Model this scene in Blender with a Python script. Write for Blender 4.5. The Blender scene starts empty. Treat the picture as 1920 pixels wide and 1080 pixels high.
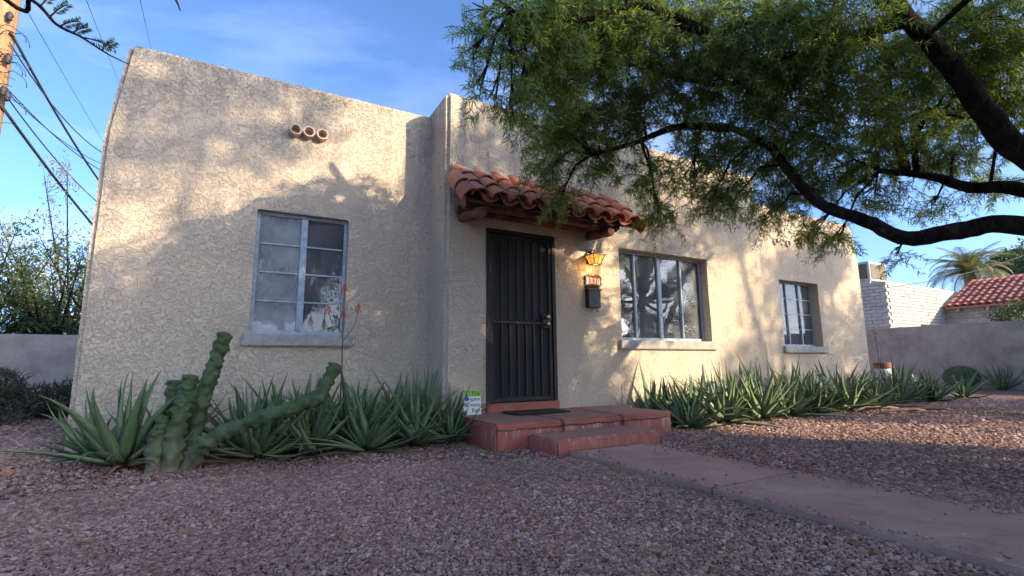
import bpy, bmesh, math, random
import numpy as np
from mathutils import Vector, Matrix, noise as mnoise
rnd = random.Random(7); rng = np.random.default_rng(7)
R = math.radians
S = bpy.context.scene; COL = S.collection
EYE = 0.775                                   # camera height above the gravel
# ------------------------------------------------------------------ camera
FPX, PITCH, YAW, ROLL = 913.4, R(8.81), R(29.11), R(-.52)
_F = np.array([math.sin(YAW)*math.cos(PITCH), math.cos(YAW)*math.cos(PITCH), math.sin(PITCH)])
_R0 = np.array([math.cos(YAW), -math.sin(YAW), 0.]); _U0 = np.cross(_R0, _F)
_R = _R0*math.cos(ROLL)+_U0*math.sin(ROLL); _U = -_R0*math.sin(ROLL)+_U0*math.cos(ROLL)
cam = bpy.data.cameras.new('camera'); co = bpy.data.objects.new('camera', cam); COL.objects.link(co)
cam.sensor_width = 36; cam.lens = FPX/1920*36; cam.clip_start = .05; cam.clip_end = 3000
co.matrix_world = Matrix(((_R[0], _U[0], -_F[0], 0), (_R[1], _U[1], -_F[1], 0), (_R[2], _U[2], -_F[2], EYE), (0, 0, 0, 1)))
S.camera = co
# ------------------------------------------------------------------ light
SUN_AZ, SUN_EL = R(180-34), R(19)             # azimuth clockwise from +Y
w = bpy.data.worlds.new('World'); S.world = w; w.use_nodes = True
n = w.node_tree.nodes; l = w.node_tree.links; n.clear()
sky = n.new('ShaderNodeTexSky'); sky.sky_type = 'NISHITA'; sky.sun_disc = False
sky.sun_elevation = SUN_EL; sky.sun_rotation = SUN_AZ; sky.altitude = 700; sky.air_density = .62; sky.dust_density = 3.4; sky.ozone_density = 5.0
tc = n.new('ShaderNodeTexCoord'); sep = n.new('ShaderNodeSeparateXYZ'); l.new(tc.outputs['Generated'], sep.inputs[0])
zz = n.new('ShaderNodeMath'); zz.operation = 'ADD'; zz.inputs[1].default_value = .12; l.new(sep.outputs[2], zz.inputs[0])
zm = n.new('ShaderNodeMath'); zm.operation = 'MAXIMUM'; zm.inputs[1].default_value = .05; l.new(zz.outputs[0], zm.inputs[0])
dx = n.new('ShaderNodeMath'); dx.operation = 'DIVIDE'; l.new(sep.outputs[0], dx.inputs[0]); l.new(zm.outputs[0], dx.inputs[1])
dy = n.new('ShaderNodeMath'); dy.operation = 'DIVIDE'; l.new(sep.outputs[1], dy.inputs[0]); l.new(zm.outputs[0], dy.inputs[1])
cb = n.new('ShaderNodeCombineXYZ'); l.new(dx.outputs[0], cb.inputs[0]); l.new(dy.outputs[0], cb.inputs[1])
mpg = n.new('ShaderNodeMapping'); mpg.inputs['Scale'].default_value = (.5, 1.1, 1); mpg.inputs['Rotation'].default_value = (0, 0, R(20)); l.new(cb.outputs[0], mpg.inputs[0])
cn = n.new('ShaderNodeTexNoise'); cn.inputs['Scale'].default_value = .9; cn.inputs['Detail'].default_value = 7; cn.inputs['Roughness'].default_value = .55; cn.inputs['Distortion'].default_value = .6
l.new(mpg.outputs[0], cn.inputs[0])
cr = n.new('ShaderNodeValToRGB'); cr.color_ramp.elements[0].position = .48; cr.color_ramp.elements[0].color = (0, 0, 0, 1); cr.color_ramp.elements[1].position = .78; cr.color_ramp.elements[1].color = (.6, .6, .6, 1)
l.new(cn.outputs['Fac'], cr.inputs[0])
mx = n.new('ShaderNodeMix'); mx.data_type = 'RGBA'; l.new(cr.outputs[0], mx.inputs[0]); l.new(sky.outputs[0], mx.inputs[6]); mx.inputs[7].default_value = (3.0, 3.5, 4.2, 1)
bg = n.new('ShaderNodeBackground'); bg.inputs[1].default_value = .15; l.new(mx.outputs[2], bg.inputs[0])
wo = n.new('ShaderNodeOutputWorld'); l.new(bg.outputs[0], wo.inputs[0])
sl = bpy.data.lights.new('sun', 'SUN'); so = bpy.data.objects.new('sun', sl); COL.objects.link(so)
sl.energy = 3.0; sl.angle = R(.55); sl.color = (1.0, .82, .58)
_sd = Vector((math.sin(SUN_AZ)*math.cos(SUN_EL), math.cos(SUN_AZ)*math.cos(SUN_EL), math.sin(SUN_EL)))
so.rotation_euler = _sd.to_track_quat('Z', 'Y').to_euler(); so.location = (20, -30, 20)
S.view_settings.view_transform = 'Standard'; S.view_settings.look = 'None'; S.view_settings.gamma = 1
S.view_settings.exposure = 1.78
# ------------------------------------------------------------------ helpers
def ray(x, y):
    d = _F*FPX+_R*(x-960)+_U*(540-y); return d/np.linalg.norm(d)
def atY(x, y, Y): d = ray(x, y); p = d*Y/d[1]; return Vector((p[0], p[1], p[2]+EYE))
def atX(x, y, X): d = ray(x, y); p = d*X/d[0]; return Vector((p[0], p[1], p[2]+EYE))
def atZ(x, y, z=0.): d = ray(x, y); p = d*(z-EYE)/d[2]; return Vector((p[0], p[1], z))
def atD(x, y, D): d = ray(x, y); p = d*D/math.hypot(d[0], d[1]); return Vector((p[0], p[1], p[2]+EYE))
def topx(P):
    P = np.asarray(P, float)-np.array([0, 0, EYE]); z = P@_F; z = np.where(np.abs(z) < 1e-6, 1e-6, z)
    return 960+FPX*(P@_R)/z, 540-FPX*(P@_U)/z, z
def tag(o, label=None, cat=None, group=None, kind=None):
    for k, v in (('label', label), ('category', cat), ('group', group), ('kind', kind)):
        if v: o[k] = v
    return o
def empty(name, loc=(0, 0, 0), rz=0, **k):
    o = bpy.data.objects.new(name, None); COL.objects.link(o); o.location = loc; o.rotation_euler[2] = rz; o.empty_display_size = .1
    return tag(o, **k)
def link(name, me, parent=None, loc=None, rot=None, **k):
    o = bpy.data.objects.new(name, me); COL.objects.link(o)
    if parent: o.parent = parent
    if loc is not None: o.location = loc
    if rot is not None: o.rotation_euler = rot
    return tag(o, **k)
class MB:
    def __init__(s): s.v = []; s.f = []
    def add(s, v, f):
        b = len(s.v); s.v += [tuple(p) for p in v]; s.f += [tuple(i+b for i in q) for q in f]; return s
    def box(s, x0, x1, y0, y1, z0, z1):
        return s.add([(x0,y0,z0),(x1,y0,z0),(x1,y1,z0),(x0,y1,z0),(x0,y0,z1),(x1,y0,z1),(x1,y1,z1),(x0,y1,z1)],
                     [(0,3,2,1),(4,5,6,7),(0,1,5,4),(1,2,6,5),(2,3,7,6),(3,0,4,7)])
    def tube(s, pts, rad, n=8, caps=True):
        P = [Vector(p) for p in pts]; m = len(P)
        rad = rad if hasattr(rad, '__len__') else [rad]*m
        ref = None; V = []
        for i in range(m):
            t = (P[min(i+1, m-1)]-P[max(i-1, 0)]).normalized()
            if ref is None: ref = t.orthogonal().normalized()
            ref = (ref-t*ref.dot(t)).normalized(); b = t.cross(ref)
            for k in range(n):
                a = 2*math.pi*k/n; V.append(P[i]+(ref*math.cos(a)+b*math.sin(a))*rad[i])
        F = [(i*n+k, i*n+(k+1) % n, (i+1)*n+(k+1) % n, (i+1)*n+k) for i in range(m-1) for k in range(n)]
        if caps: F += [tuple(range(n-1, -1, -1)), tuple((m-1)*n+k for k in range(n))]
        return s.add(V, F)
    def lathe(s, prof, c=(0, 0, 0), n=16):
        V = [(c[0]+r*math.cos(2*math.pi*k/n), c[1]+r*math.sin(2*math.pi*k/n), c[2]+z) for r, z in prof for k in range(n)]
        m = len(prof)
        F = [(i*n+k, i*n+(k+1) % n, (i+1)*n+(k+1) % n, (i+1)*n+k) for i in range(m-1) for k in range(n)]
        F += [tuple(range(n-1, -1, -1)), tuple((m-1)*n+k for k in range(n))]
        return s.add(V, F)
    def mesh(s, name, mat, smooth=False, bevel=0, seg=2):
        me = bpy.data.meshes.new(name); me.from_pydata(s.v, [], s.f)
        if bevel:
            bm = bmesh.new(); bm.from_mesh(me); bmesh.ops.bevel(bm, geom=bm.edges[:], offset=bevel, segments=seg, affect='EDGES', clamp_overlap=True); bm.to_mesh(me); bm.free()
        if mat: me.materials.append(mat)
        if smooth: me.polygons.foreach_set('use_smooth', [True]*len(me.polygons))
        me.update(); return me
    def build(s, name, mat, parent=None, smooth=False, bevel=0, seg=2, loc=None, rot=None, **k):
        return link(name, s.mesh(name, mat, smooth, bevel, seg), parent, loc, rot, **k)
def npmesh(name, V, F, mat, smooth=False):
    me = bpy.data.meshes.new(name); V = np.ascontiguousarray(V, np.float32); F = np.ascontiguousarray(F, np.int32); k = F.shape[1]
    me.vertices.add(len(V)); me.vertices.foreach_set('co', V.ravel()); me.loops.add(F.size); me.loops.foreach_set('vertex_index', F.ravel())
    me.polygons.add(len(F)); me.polygons.foreach_set('loop_start', np.arange(0, F.size, k, dtype=np.int32)); me.polygons.foreach_set('loop_total', np.full(len(F), k, np.int32))
    if smooth: me.polygons.foreach_set('use_smooth', np.ones(len(F), bool))
    me.materials.append(mat); me.update(calc_edges=True); return me
# ------------------------------------------------------------------ materials
class M:
    def __init__(s, name, rough=.8, spec=.3):
        s.m = bpy.data.materials.new(name); s.m.use_nodes = True; t = s.m.node_tree; s.n = t.nodes; s.l = t.links
        s.b = s.n['Principled BSDF']; s.b.inputs['Roughness'].default_value = rough; s.b.inputs['Specular IOR Level'].default_value = spec
        g = s.n.new('ShaderNodeNewGeometry'); s.pos = g.outputs['Position']; s.geo = g
    def lk(s, a, b): s.l.new(a, b)
    def noise(s, scale, detail=4, rough=.55, dist=0, vec=None, stretch=None):
        t = s.n.new('ShaderNodeTexNoise'); t.inputs['Scale'].default_value = scale; t.inputs['Detail'].default_value = detail; t.inputs['Roughness'].default_value = rough; t.inputs['Distortion'].default_value = dist
        v = vec or s.pos
        if stretch:
            mp = s.n.new('ShaderNodeMapping'); mp.inputs['Scale'].default_value = stretch; s.lk(v, mp.inputs[0]); v = mp.outputs[0]
        s.lk(v, t.inputs[0]); return t.outputs['Fac']
    def voro(s, scale, feature='F1', out='Distance', vec=None):
        t = s.n.new('ShaderNodeTexVoronoi'); t.feature = feature; t.inputs['Scale'].default_value = scale; s.lk(vec or s.pos, t.inputs[0]); return t.outputs[out]
    def ramp(s, fac, stops):
        r = s.n.new('ShaderNodeValToRGB'); e = r.color_ramp.elements
        while len(e) < len(stops): e.new(.5)
        for q, (p, c) in zip(e, stops): q.position = p; q.color = (c, c, c, 1) if not hasattr(c, '__len__') else (*c, 1)
        s.lk(fac, r.inputs[0]); return r.outputs[0]
    def mix(s, fac, a, b, mode='MIX'):
        x = s.n.new('ShaderNodeMix'); x.data_type = 'RGBA'; x.blend_type = mode
        for v, i in ((fac, 0), (a, 6), (b, 7)):
            if hasattr(v, 'is_linked'): s.lk(v, x.inputs[i])
            elif i == 0: x.inputs[0].default_value = v
            else: x.inputs[i].default_value = (*v, 1)
        return x.outputs[2]
    def math(s, op, a, b=0.):
        x = s.n.new('ShaderNodeMath'); x.operation = op
        for v, i in ((a, 0), (b, 1)):
            if hasattr(v, 'is_linked'): s.lk(v, x.inputs[i])
            else: x.inputs[i].default_value = v
        return x.outputs[0]
    def zpos(s):
        x = s.n.new('ShaderNodeSeparateXYZ'); s.lk(s.pos, x.inputs[0]); return x.outputs[2]
    def rand(s): return s.n.new('ShaderNodeObjectInfo').outputs['Random']
    def island(s): return s.geo.outputs['Random Per Island']
    def col(s, c):
        if hasattr(c, 'is_linked'): s.lk(c, s.b.inputs['Base Color'])
        else: s.b.inputs['Base Color'].default_value = (*c, 1)
        return s
    def bump(s, h, dist=.01, strength=1):
        b = s.n.new('ShaderNodeBump'); b.inputs['Distance'].default_value = dist; b.inputs['Strength'].default_value = strength; s.lk(h, b.inputs['Height'])
        prev = s.b.inputs['Normal']
        if prev.is_linked: s.lk(prev.links[0].from_socket, b.inputs['Normal'])
        s.lk(b.outputs[0], prev); return s
    def translucent(s, fac, color):
        t = s.n.new('ShaderNodeBsdfTranslucent')
        if hasattr(color, 'is_linked'): s.lk(color, t.inputs[0])
        else: t.inputs[0].default_value = (*color, 1)
        m = s.n.new('ShaderNodeMixShader'); m.inputs[0].default_value = fac; s.lk(s.b.outputs[0], m.inputs[1]); s.lk(t.outputs[0], m.inputs[2])
        s.lk(m.outputs[0], s.n['Material Output'].inputs[0]); return s
def plain(name, c, rough=.6, spec=.3, var=.25, scale=9, bump=0, metal=0):
    m = M(name, rough, spec); f = m.noise(scale, 5)
    m.col(m.mix(m.ramp(f, [(.3, 0.), (.7, 1.)]), tuple(x*(1-var) for x in c), tuple(min(1, x*(1+var*.6)) for x in c)))
    if bump: m.bump(m.noise(scale*6, 3), bump)
    m.b.inputs['Metallic'].default_value = metal
    return m.m
def stucco(name, base, dirt=(.12, .11, .10), scale=30, amp=.0115, stain=1., mott=.9):
    m = M(name, .92, .12)
    n1 = m.noise(scale, 3, .55, 1.1); pl = m.ramp(n1, [(.40, 0.), (.50, .8), (.64, 1.)])
    fine = m.noise(130, 3)
    big = m.noise(.9, 5, .6); zz = m.zpos()
    hi = m.math('MULTIPLY', m.ramp(m.math('MULTIPLY', zz, .25), [(.42, 0.), (1., 1.)]), m.ramp(big, [(.42, 0.), (.62, 1.)]))
    c = m.mix(m.ramp(m.noise(2.3, 6), [(.3, 0.), (.7, 1.)]), tuple(x*mott for x in base), tuple(min(1, x*1.06) for x in base))
    crev = m.ramp(pl, [(0., 1.), (.8, 0.)])
    c = m.mix(m.math('MULTIPLY', crev, .05), c, dirt)
    c = m.mix(m.math('MULTIPLY', m.math('MULTIPLY', hi, m.math('ADD', m.math('MULTIPLY', crev, .35), .30)), .95*stain), c, dirt)
    dr = m.math('MULTIPLY', m.ramp(m.noise(2.2, 6, .65, .3, stretch=(3, 3, .22)), [(.48, 0.), (.7, 1.)]), m.ramp(m.math('MULTIPLY', zz, .25), [(.55, 0.), (1., 1.)]))
    c = m.mix(m.math('MULTIPLY', dr, .55*stain), c, dirt)
    pt = m.ramp(m.noise(.55, 3, .5, .4), [(.46, 0.), (.5, 1.)]); c = m.mix(m.math('MULTIPLY', pt, .10), c, (.50, .44, .37))
    pl = m.math('MULTIPLY', pl, m.ramp(m.noise(1.1, 4), [(.3, .55), (.7, 1.)]))
    m.col(c); m.bump(pl, amp); m.bump(fine, .0022); return m.m
MAT = {}
MAT['stucco'] = stucco('stucco', (.59, .475, .345))
MAT['stucco_grey'] = stucco('stucco_grey', (.44, .385, .335), scale=12, amp=.008, stain=.5, mott=.6)
MAT['steel'] = plain('painted_steel', (.33, .39, .45), .45, .4, .3, 14, .0008)
MAT['sill'] = plain('sill_concrete', (.37, .34, .30), .85, .2, .25, 12, .002)
MAT['black'] = plain('black_metal', (.009, .009, .010), .4, .5, .3, 20, .0006)
MAT['darkdoor'] = plain('dark_door_metal', (.012, .0115, .011), .5, .4, .4, 8, .0006)
MAT['brass'] = plain('brass', (.45, .33, .14), .3, .5, .2, 30, 0, 1)
MAT['wood'] = plain('weathered_log', (.17, .075, .045), .8, .25, .6, 7, .006)
MAT['deckwood'] = plain('deck_wood', (.10, .06, .04), .85, .2, .5, 9, .003)
MAT['flash'] = plain('flashing', (.35, .34, .33), .6, .4, .3, 6, .001)
MAT['whitecloth'] = plain('curtain', (.62, .63, .62), .9, .1, .08, 3)
MAT['blind'] = plain('blind', (.45, .43, .38), .7, .2, .1, 3)
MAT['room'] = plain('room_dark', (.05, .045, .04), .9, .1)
MAT['mat'] = plain('mat_rubber', (.06, .045, .04), .95, .1, .4, 60, .003)
MAT['clay'] = plain('clay_pipe', (.60, .46, .36), .8, .2, .25, 15, .001)
def tile_mat(name, a, b, c):
    m = M(name, .75, .25); r = m.rand()
    x = m.ramp(r, [(0., a), (.5, b), (1., c)]); d = m.ramp(m.noise(9, 6, .65), [(.45, 0.), (.75, 1.)])
    m.col(m.mix(m.math('MULTIPLY', d, .5), x, (.12, .07, .05))); m.bump(m.noise(70, 4), .002); return m.m
MAT['tile'] = tile_mat('clay_tile', (.36, .12, .065), (.47, .18, .10), (.30, .10, .06))
MAT['tile_far'] = tile_mat('clay_tile_far', (.42, .14, .10), (.50, .19, .14), (.34, .11, .09))
m = M('red_porch', .75, .25)
wear = m.ramp(m.noise(5, 7, .7, .4, stretch=(1, 1, .35)), [(.52, 0.), (.72, 1.)])
c = m.mix(m.ramp(m.noise(2.5, 5), [(.3, 0.), (.7, 1.)]), (.30, .085, .06), (.40, .13, .09))
c = m.mix(m.math('MULTIPLY', wear, .5), c, (.42, .28, .23)); stk = m.math('MULTIPLY', m.ramp(m.noise(9, 5, .7, .2, stretch=(1.6, 1.6, .25)), [(.5, 0.), (.66, 1.)]), m.ramp(m.math('MULTIPLY', m.zpos(), 4.), [(.1, 0.), (.55, 1.), (.64, 1.), (.68, 0.)]))
c = m.mix(m.math('MULTIPLY', stk, .6), c, (.60, .50, .45))
up = m.n.new('ShaderNodeSeparateXYZ'); m.lk(m.geo.outputs['Normal'], up.inputs[0])
c = m.mix(m.math('MULTIPLY', m.ramp(up.outputs[2], [(.6, 0.), (.9, 1.)]), m.ramp(m.noise(1.7, 5), [(.3, .35), (.6, .85)])), c, (.25, .165, .14))
m.col(c); m.bump(m.noise(60, 4), .002); MAT['porch'] = m.m
m = M('walk_concrete', .85, .2)
c = m.mix(m.ramp(m.noise(1.6, 7, .65, .5), [(.35, 0.), (.68, 1.)]), (.30, .175, .14), (.41, .275, .22))
c = m.mix(m.ramp(m.noise(30, 4), [(.62, 0.), (.75, .5)]), c, (.09, .07, .065)); c = m.mix(m.ramp(m.noise(3.2, 6, .7, 1.5), [(.55, 0.), (.72, .6)]), c, (.15, .105, .09)); m.col(c); m.bump(m.noise(90, 5), .002); MAT['walk'] = m.m
m = M('gravel_ground', .95, .15)
v = m.voro(42); c = m.ramp(m.voro(42, out='Color'), [(.1, (.18, .10, .075)), (.5, (.36, .225, .175)), (.9, (.48, .33, .27))])
c = m.mix(m.ramp(m.noise(.7, 5), [(.4, 0.), (.65, .6)]), c, (.17, .115, .09)); c = m.mix(m.ramp(v, [(.35, 0.), (.75, .8)]), c, (.05, .035, .03))
m.col(c); m.bump(m.ramp(v, [(.0, 1.), (.7, 0.)]), .03); MAT['ground'] = m.m
m = M('pebble', .85, .25); r = m.rand()
c = m.ramp(r, [(0., (.18, .095, .07)), (.35, (.29, .165, .13)), (.7, (.38, .23, .18)), (.97, (.50, .34, .27)), (1., (.54, .42, .36))])
c = m.mix(m.ramp(m.noise(.7, 5), [(.4, 0.), (.65, .55)]), c, (.16, .105, .08)); m.col(c); MAT['pebble'] = m.m
def leafmat(name, a, b, tr, trf=.4, rough=.5, spec=.35):
    m = M(name, rough, spec); c = m.ramp(m.island(), [(0., a), (.55, b), (1., tuple(x*1.25 for x in b))]); m.col(c); m.translucent(trf, tr); return m.m
MAT['sumac'] = leafmat('sumac_leaf', (.065, .11, .035), (.115, .175, .055), (.32, .42, .07), .5)
MAT['oleander'] = leafmat('oleander_leaf', (.04, .07, .03), (.07, .11, .045), (.10, .16, .03), .3)
MAT['mesq'] = leafmat('mesquite_leaf', (.03, .05, .02), (.05, .08, .03), (.10, .14, .03), .3)
MAT['farleaf'] = leafmat('far_leaf', (.03, .055, .022), (.065, .10, .04), (.12, .16, .04), .35)
MAT['paleleaf'] = leafmat('pale_leaf', (.17, .16, .08), (.26, .25, .14), (.25, .24, .10), .35)
MAT['shrubleaf'] = leafmat('shrub_leaf', (.05, .06, .045), (.09, .10, .065), (.1, .12, .05), .3)
MAT['frond'] = leafmat('palm_leaf', (.10, .12, .05), (.20, .21, .10), (.24, .24, .08), .3)
MAT['litter'] = leafmat('dry_leaf', (.16, .09, .05), (.30, .19, .10), (.2, .12, .06), .15, .8, .2)
MAT['deadleaf'] = plain('dead_aloe', (.26, .16, .12), .8, .2, .35, 12, .002)
m = M('bark', .95, .1); c = m.ramp(m.noise(11, 6, .65, .5, stretch=(1, 1, .4)), [(.35, (.016, .012, .010)), (.7, (.07, .052, .04))]); m.col(c); m.bump(m.ramp(m.noise(16, 6, .65, 1.2, stretch=(1, 1, .5)), [(.35, 0.), (.6, 1.)]), .05); MAT['bark'] = m.m
m = M('pole_wood', .85, .2); c = m.ramp(m.noise(14, 6, .6, .3, stretch=(1, 1, .05)), [(.3, (.22, .105, .05)), (.7, (.42, .23, .12))]); m.col(c); m.bump(m.noise(30, 4, stretch=(1, 1, .05)), .006); MAT['pole'] = m.m
MAT['wire'] = plain('wire_black', (.03, .03, .035), .6, .3)
m = M('aloe_leaf', .42, .4); at = m.n.new('ShaderNodeAttribute'); at.attribute_name = 'edge'
c = m.ramp(m.rand(), [(0., (.04, .10, .03)), (.5, (.07, .155, .045)), (1., (.12, .21, .07))])
c = m.mix(m.ramp(m.noise(14, 5, .6), [(.35, 0.), (.7, .45)]), c, (.13, .17, .12)); c = m.mix(m.math('MULTIPLY', at.outputs['Fac'], .6), c, (.24, .27, .15)); m.col(c); m.translucent(.08, (.12, .2, .05)); MAT['aloe'] = m.m
m = M('cactus_skin', .6, .3); c = m.ramp(m.noise(10, 6, .6), [(.3, (.03, .058, .02)), (.7, (.085, .12, .045))])
c = m.mix(m.ramp(m.math('ADD', m.zpos(), m.math('MULTIPLY', m.noise(6, 5), .4)), [(.2, .75), (.55, 0.)]), c, (.20, .185, .12)); m.col(c); m.bump(m.noise(40, 4), .004); MAT['cactus'] = m.m
MAT['flower'] = plain('aloe_flower', (.50, .11, .05), .6, .3, .3, 40)
MAT['stalk'] = plain('flower_stalk', (.13, .10, .07), .7, .3)
m = M('painted_block', .85, .2); c = m.mix(m.ramp(m.rand(), [(0., 0.), (1., 1.)]), (.38, .355, .31), (.46, .43, .38)); m.col(c); m.bump(m.noise(18, 4), .012); MAT['block'] = m.m
MAT['mortar'] = plain('mortar', (.46, .43, .38), .9, .1)
MAT['ac'] = plain('cooler_metal', (.42, .40, .36), .5, .4)
MAT['terracotta'] = plain('terracotta', (.24, .10, .07), .8, .2)
MAT['glaze'] = plain('pale_glaze', (.45, .50, .55), .4, .4)
def glass(name, dust, tint=.75):
    m = M(name); t = m.n; tr = t.new('ShaderNodeBsdfTransparent'); tr.inputs[0].default_value = (tint, tint, tint, 1)
    gl = t.new('ShaderNodeBsdfGlossy'); gl.inputs['Roughness'].default_value = .015; gl.inputs[0].default_value = (.95, .97, 1, 1)
    fr = t.new('ShaderNodeFresnel'); fr.inputs[0].default_value = 1.5
    bp = t.new('ShaderNodeBump'); bp.inputs['Distance'].default_value = .0012; m.lk(m.noise(2.2, 2), bp.inputs['Height']); m.lk(bp.outputs[0], gl.inputs['Normal'])
    a = t.new('ShaderNodeMixShader'); m.lk(m.math('ADD', fr.outputs[0], .0), a.inputs[0]); m.lk(tr.outputs[0], a.inputs[1]); m.lk(gl.outputs[0], a.inputs[2])
    df = t.new('ShaderNodeBsdfDiffuse'); df.inputs[0].default_value = (.5, .52, .54, 1)
    b = t.new('ShaderNodeMixShader'); m.lk(m.math('MULTIPLY', m.ramp(m.noise(3.5, 5), [(.3, .4), (.7, 1.)]), dust), b.inputs[0]); m.lk(a.outputs[0], b.inputs[1]); m.lk(df.outputs[0], b.inputs[2])
    m.lk(b.outputs[0], t['Material Output'].inputs[0]); return m.m
MAT['glass_dusty'] = glass('glass_dusty', .5); MAT['glass_screen'] = glass('glass_screen', .2, .45); MAT['glass'] = glass('glass_clear', .10, .85)
m = M('lamp_glass', .3); m.col((.55, .24, .05)); m.b.inputs['Emission Color'].default_value = (1., .36, .05, 1); m.b.inputs['Emission Strength'].default_value = .42; MAT['lampglass'] = m.m
m = M('lamp_bulb', .3); m.b.inputs['Emission Color'].default_value = (1., .75, .4, 1); m.b.inputs['Emission Strength'].default_value = 8; MAT['bulb'] = m.m
MAT['orangetile'] = plain('orange_tile', (.50, .13, .02), .35, .5, .2, 30); MAT['white'] = plain('white_print', (.78, .76, .70), .5, .3, .04)
MAT['green'] = plain('green_print', (.25, .48, .08), .5, .3, .04); MAT['blue'] = plain('blue_print', (.04, .13, .42), .5, .3, .04); MAT['ink'] = plain('ink', (.04, .045, .05), .6, .2, .04)
def text(name, s, size, mat, parent, loc, rot=(R(90), 0, 0), depth=.0008, align='LEFT', bold=0):
    cu = bpy.data.curves.new(name, 'FONT'); cu.body = s; cu.size = size; cu.extrude = depth; cu.align_x = align; cu.offset = bold
    t = bpy.data.objects.new('tmp', cu); COL.objects.link(t); me = bpy.data.meshes.new_from_object(t.evaluated_get(bpy.context.evaluated_depsgraph_get())); bpy.data.objects.remove(t)
    me.materials.clear(); me.materials.append(mat); return link(name, me, parent, loc, rot)
# ================================================================== SETTING
BY, WY = 5.095, 5.64                          # front planes: entry block, wings
g = MB(); N = 60; xs = np.concatenate([[-600, -120], np.linspace(-16, 30, N), [120, 600]]); ys = np.concatenate([[-600, -120], np.linspace(-14, 26, N), [120, 600]])
def gz(x, y):
    if not (-16 <= x <= 30 and -14 <= y <= 26): return -.02
    return .012*mnoise.noise(Vector((x*.8, y*.8, 0)))+.07*max(0, min(1, (-x-.2)/1.2))*max(0, min(1, (y-3.5)/1.5))-.012
V = [(x, y, gz(x, y)) for y in ys for x in xs]; nx = len(xs)
g.add(V, [(j*nx+i, j*nx+i+1, (j+1)*nx+i+1, (j+1)*nx+i) for j in range(len(ys)-1) for i in range(nx-1)])
g.build('ground', MAT['ground'], smooth=True, kind='structure')
wk = empty('path', (0, 0, 0), kind='structure')
y = 3.56; k = 0
while y > -7:
    L = 1.45; MB().box(2.535, 3.425, y-L+.008, y, -.08, .022).build('slab', MAT['walk'], wk, bevel=.006); y -= L
# ================================================================== HOUSE
house = empty('stucco_house', (3, 8, 0), label='cream stucco flat-roofed house with tile awning and dark front door', cat='house')
inv = Matrix.Translation((-3, -8, 0))
def H(o, parent=None): o.parent = parent or house; o.matrix_parent_inverse = inv if parent is None else Matrix(); return o
def wallbox(name, x0, x1, y0, y1, ztop, holes, taperL=0, taperR=0):
    bm = bmesh.new(); bmesh.ops.create_cube(bm, size=1)
    for v in bm.verts: v.co = Vector((x0 if v.co.x < 0 else x1, y0 if v.co.y < 0 else y1, -.3 if v.co.z < 0 else ztop))
    bmesh.ops.bevel(bm, geom=[e for e in bm.edges if not all(v.co.z < 0 for v in e.verts)], offset=.045, segments=3, affect='EDGES')
    for ax, a, b, st in ((0, x0, x1, .22), (2, 0, ztop, .22)):
        k = int((b-a)/st)
        for i in range(1, k):
            p = [0, 0, 0]; p[ax] = a+(b-a)*i/k; nn = [0, 0, 0]; nn[ax] = 1
            bmesh.ops.bisect_plane(bm, geom=bm.verts[:]+bm.edges[:]+bm.faces[:], plane_co=p, plane_no=nn)
    for v in bm.verts:
        q = v.co
        t = max(0, (q.z-2.95)/1.05)
        if q.x < x0+.5: q.x += taperL*t
        if q.x > x1-.5: q.x -= taperR*t
        d = mnoise.noise(q*1.3)*.010+mnoise.noise(q*4)*.004
        q.y += d; q.z += d*.8 if q.z > .2 else 0; q.x += mnoise.noise(q*1.1+Vector((9, 3, 1)))*.008
    me = bpy.data.meshes.new(name); bm.to_mesh(me); bm.free(); me.materials.append(MAT['stucco'])
    o = link(name, me)
    tmp = []
    for (a, b, c, d, depth) in holes:
        cu = MB().box(a, b, y0-.5, y0+depth, c, d).build('cut', MAT['stucco'], bevel=.012); md = o.modifiers.new('b', 'BOOLEAN'); md.operation = 'DIFFERENCE'; md.object = cu; md.solver = 'EXACT'; tmp.append(cu)
    if tmp:
        me2 = bpy.data.meshes.new_from_object(o.evaluated_get(bpy.context.evaluated_depsgraph_get())); o.modifiers.clear(); o.data = me2
        for t in tmp: bpy.data.objects.remove(t)
    for p in o.data.polygons: p.use_smooth = False
    return H(o)
W1 = (.07, 1.005, 1.10, 2.42); W2 = (4.545, 6.36, 1.08, 2.37); W3 = (9.08, 10.39, 1.055, 2.35); DR = (2.488, 3.47, .225, 2.39)
HT = EYE+3.2
wallbox('wall', -1.262, 2.1, WY, 13.5, HT-.03, [W1+(.6,)], taperL=.12)
wallbox('wall', 1.975, 7.75, BY, 13.4, HT+.05, [W2+(.6,), DR+(.5,)])
wallbox('wall', 7.6, 12.13, WY, 13.3, HT-.16, [W3+(.6,)], taperR=.18)
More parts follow.
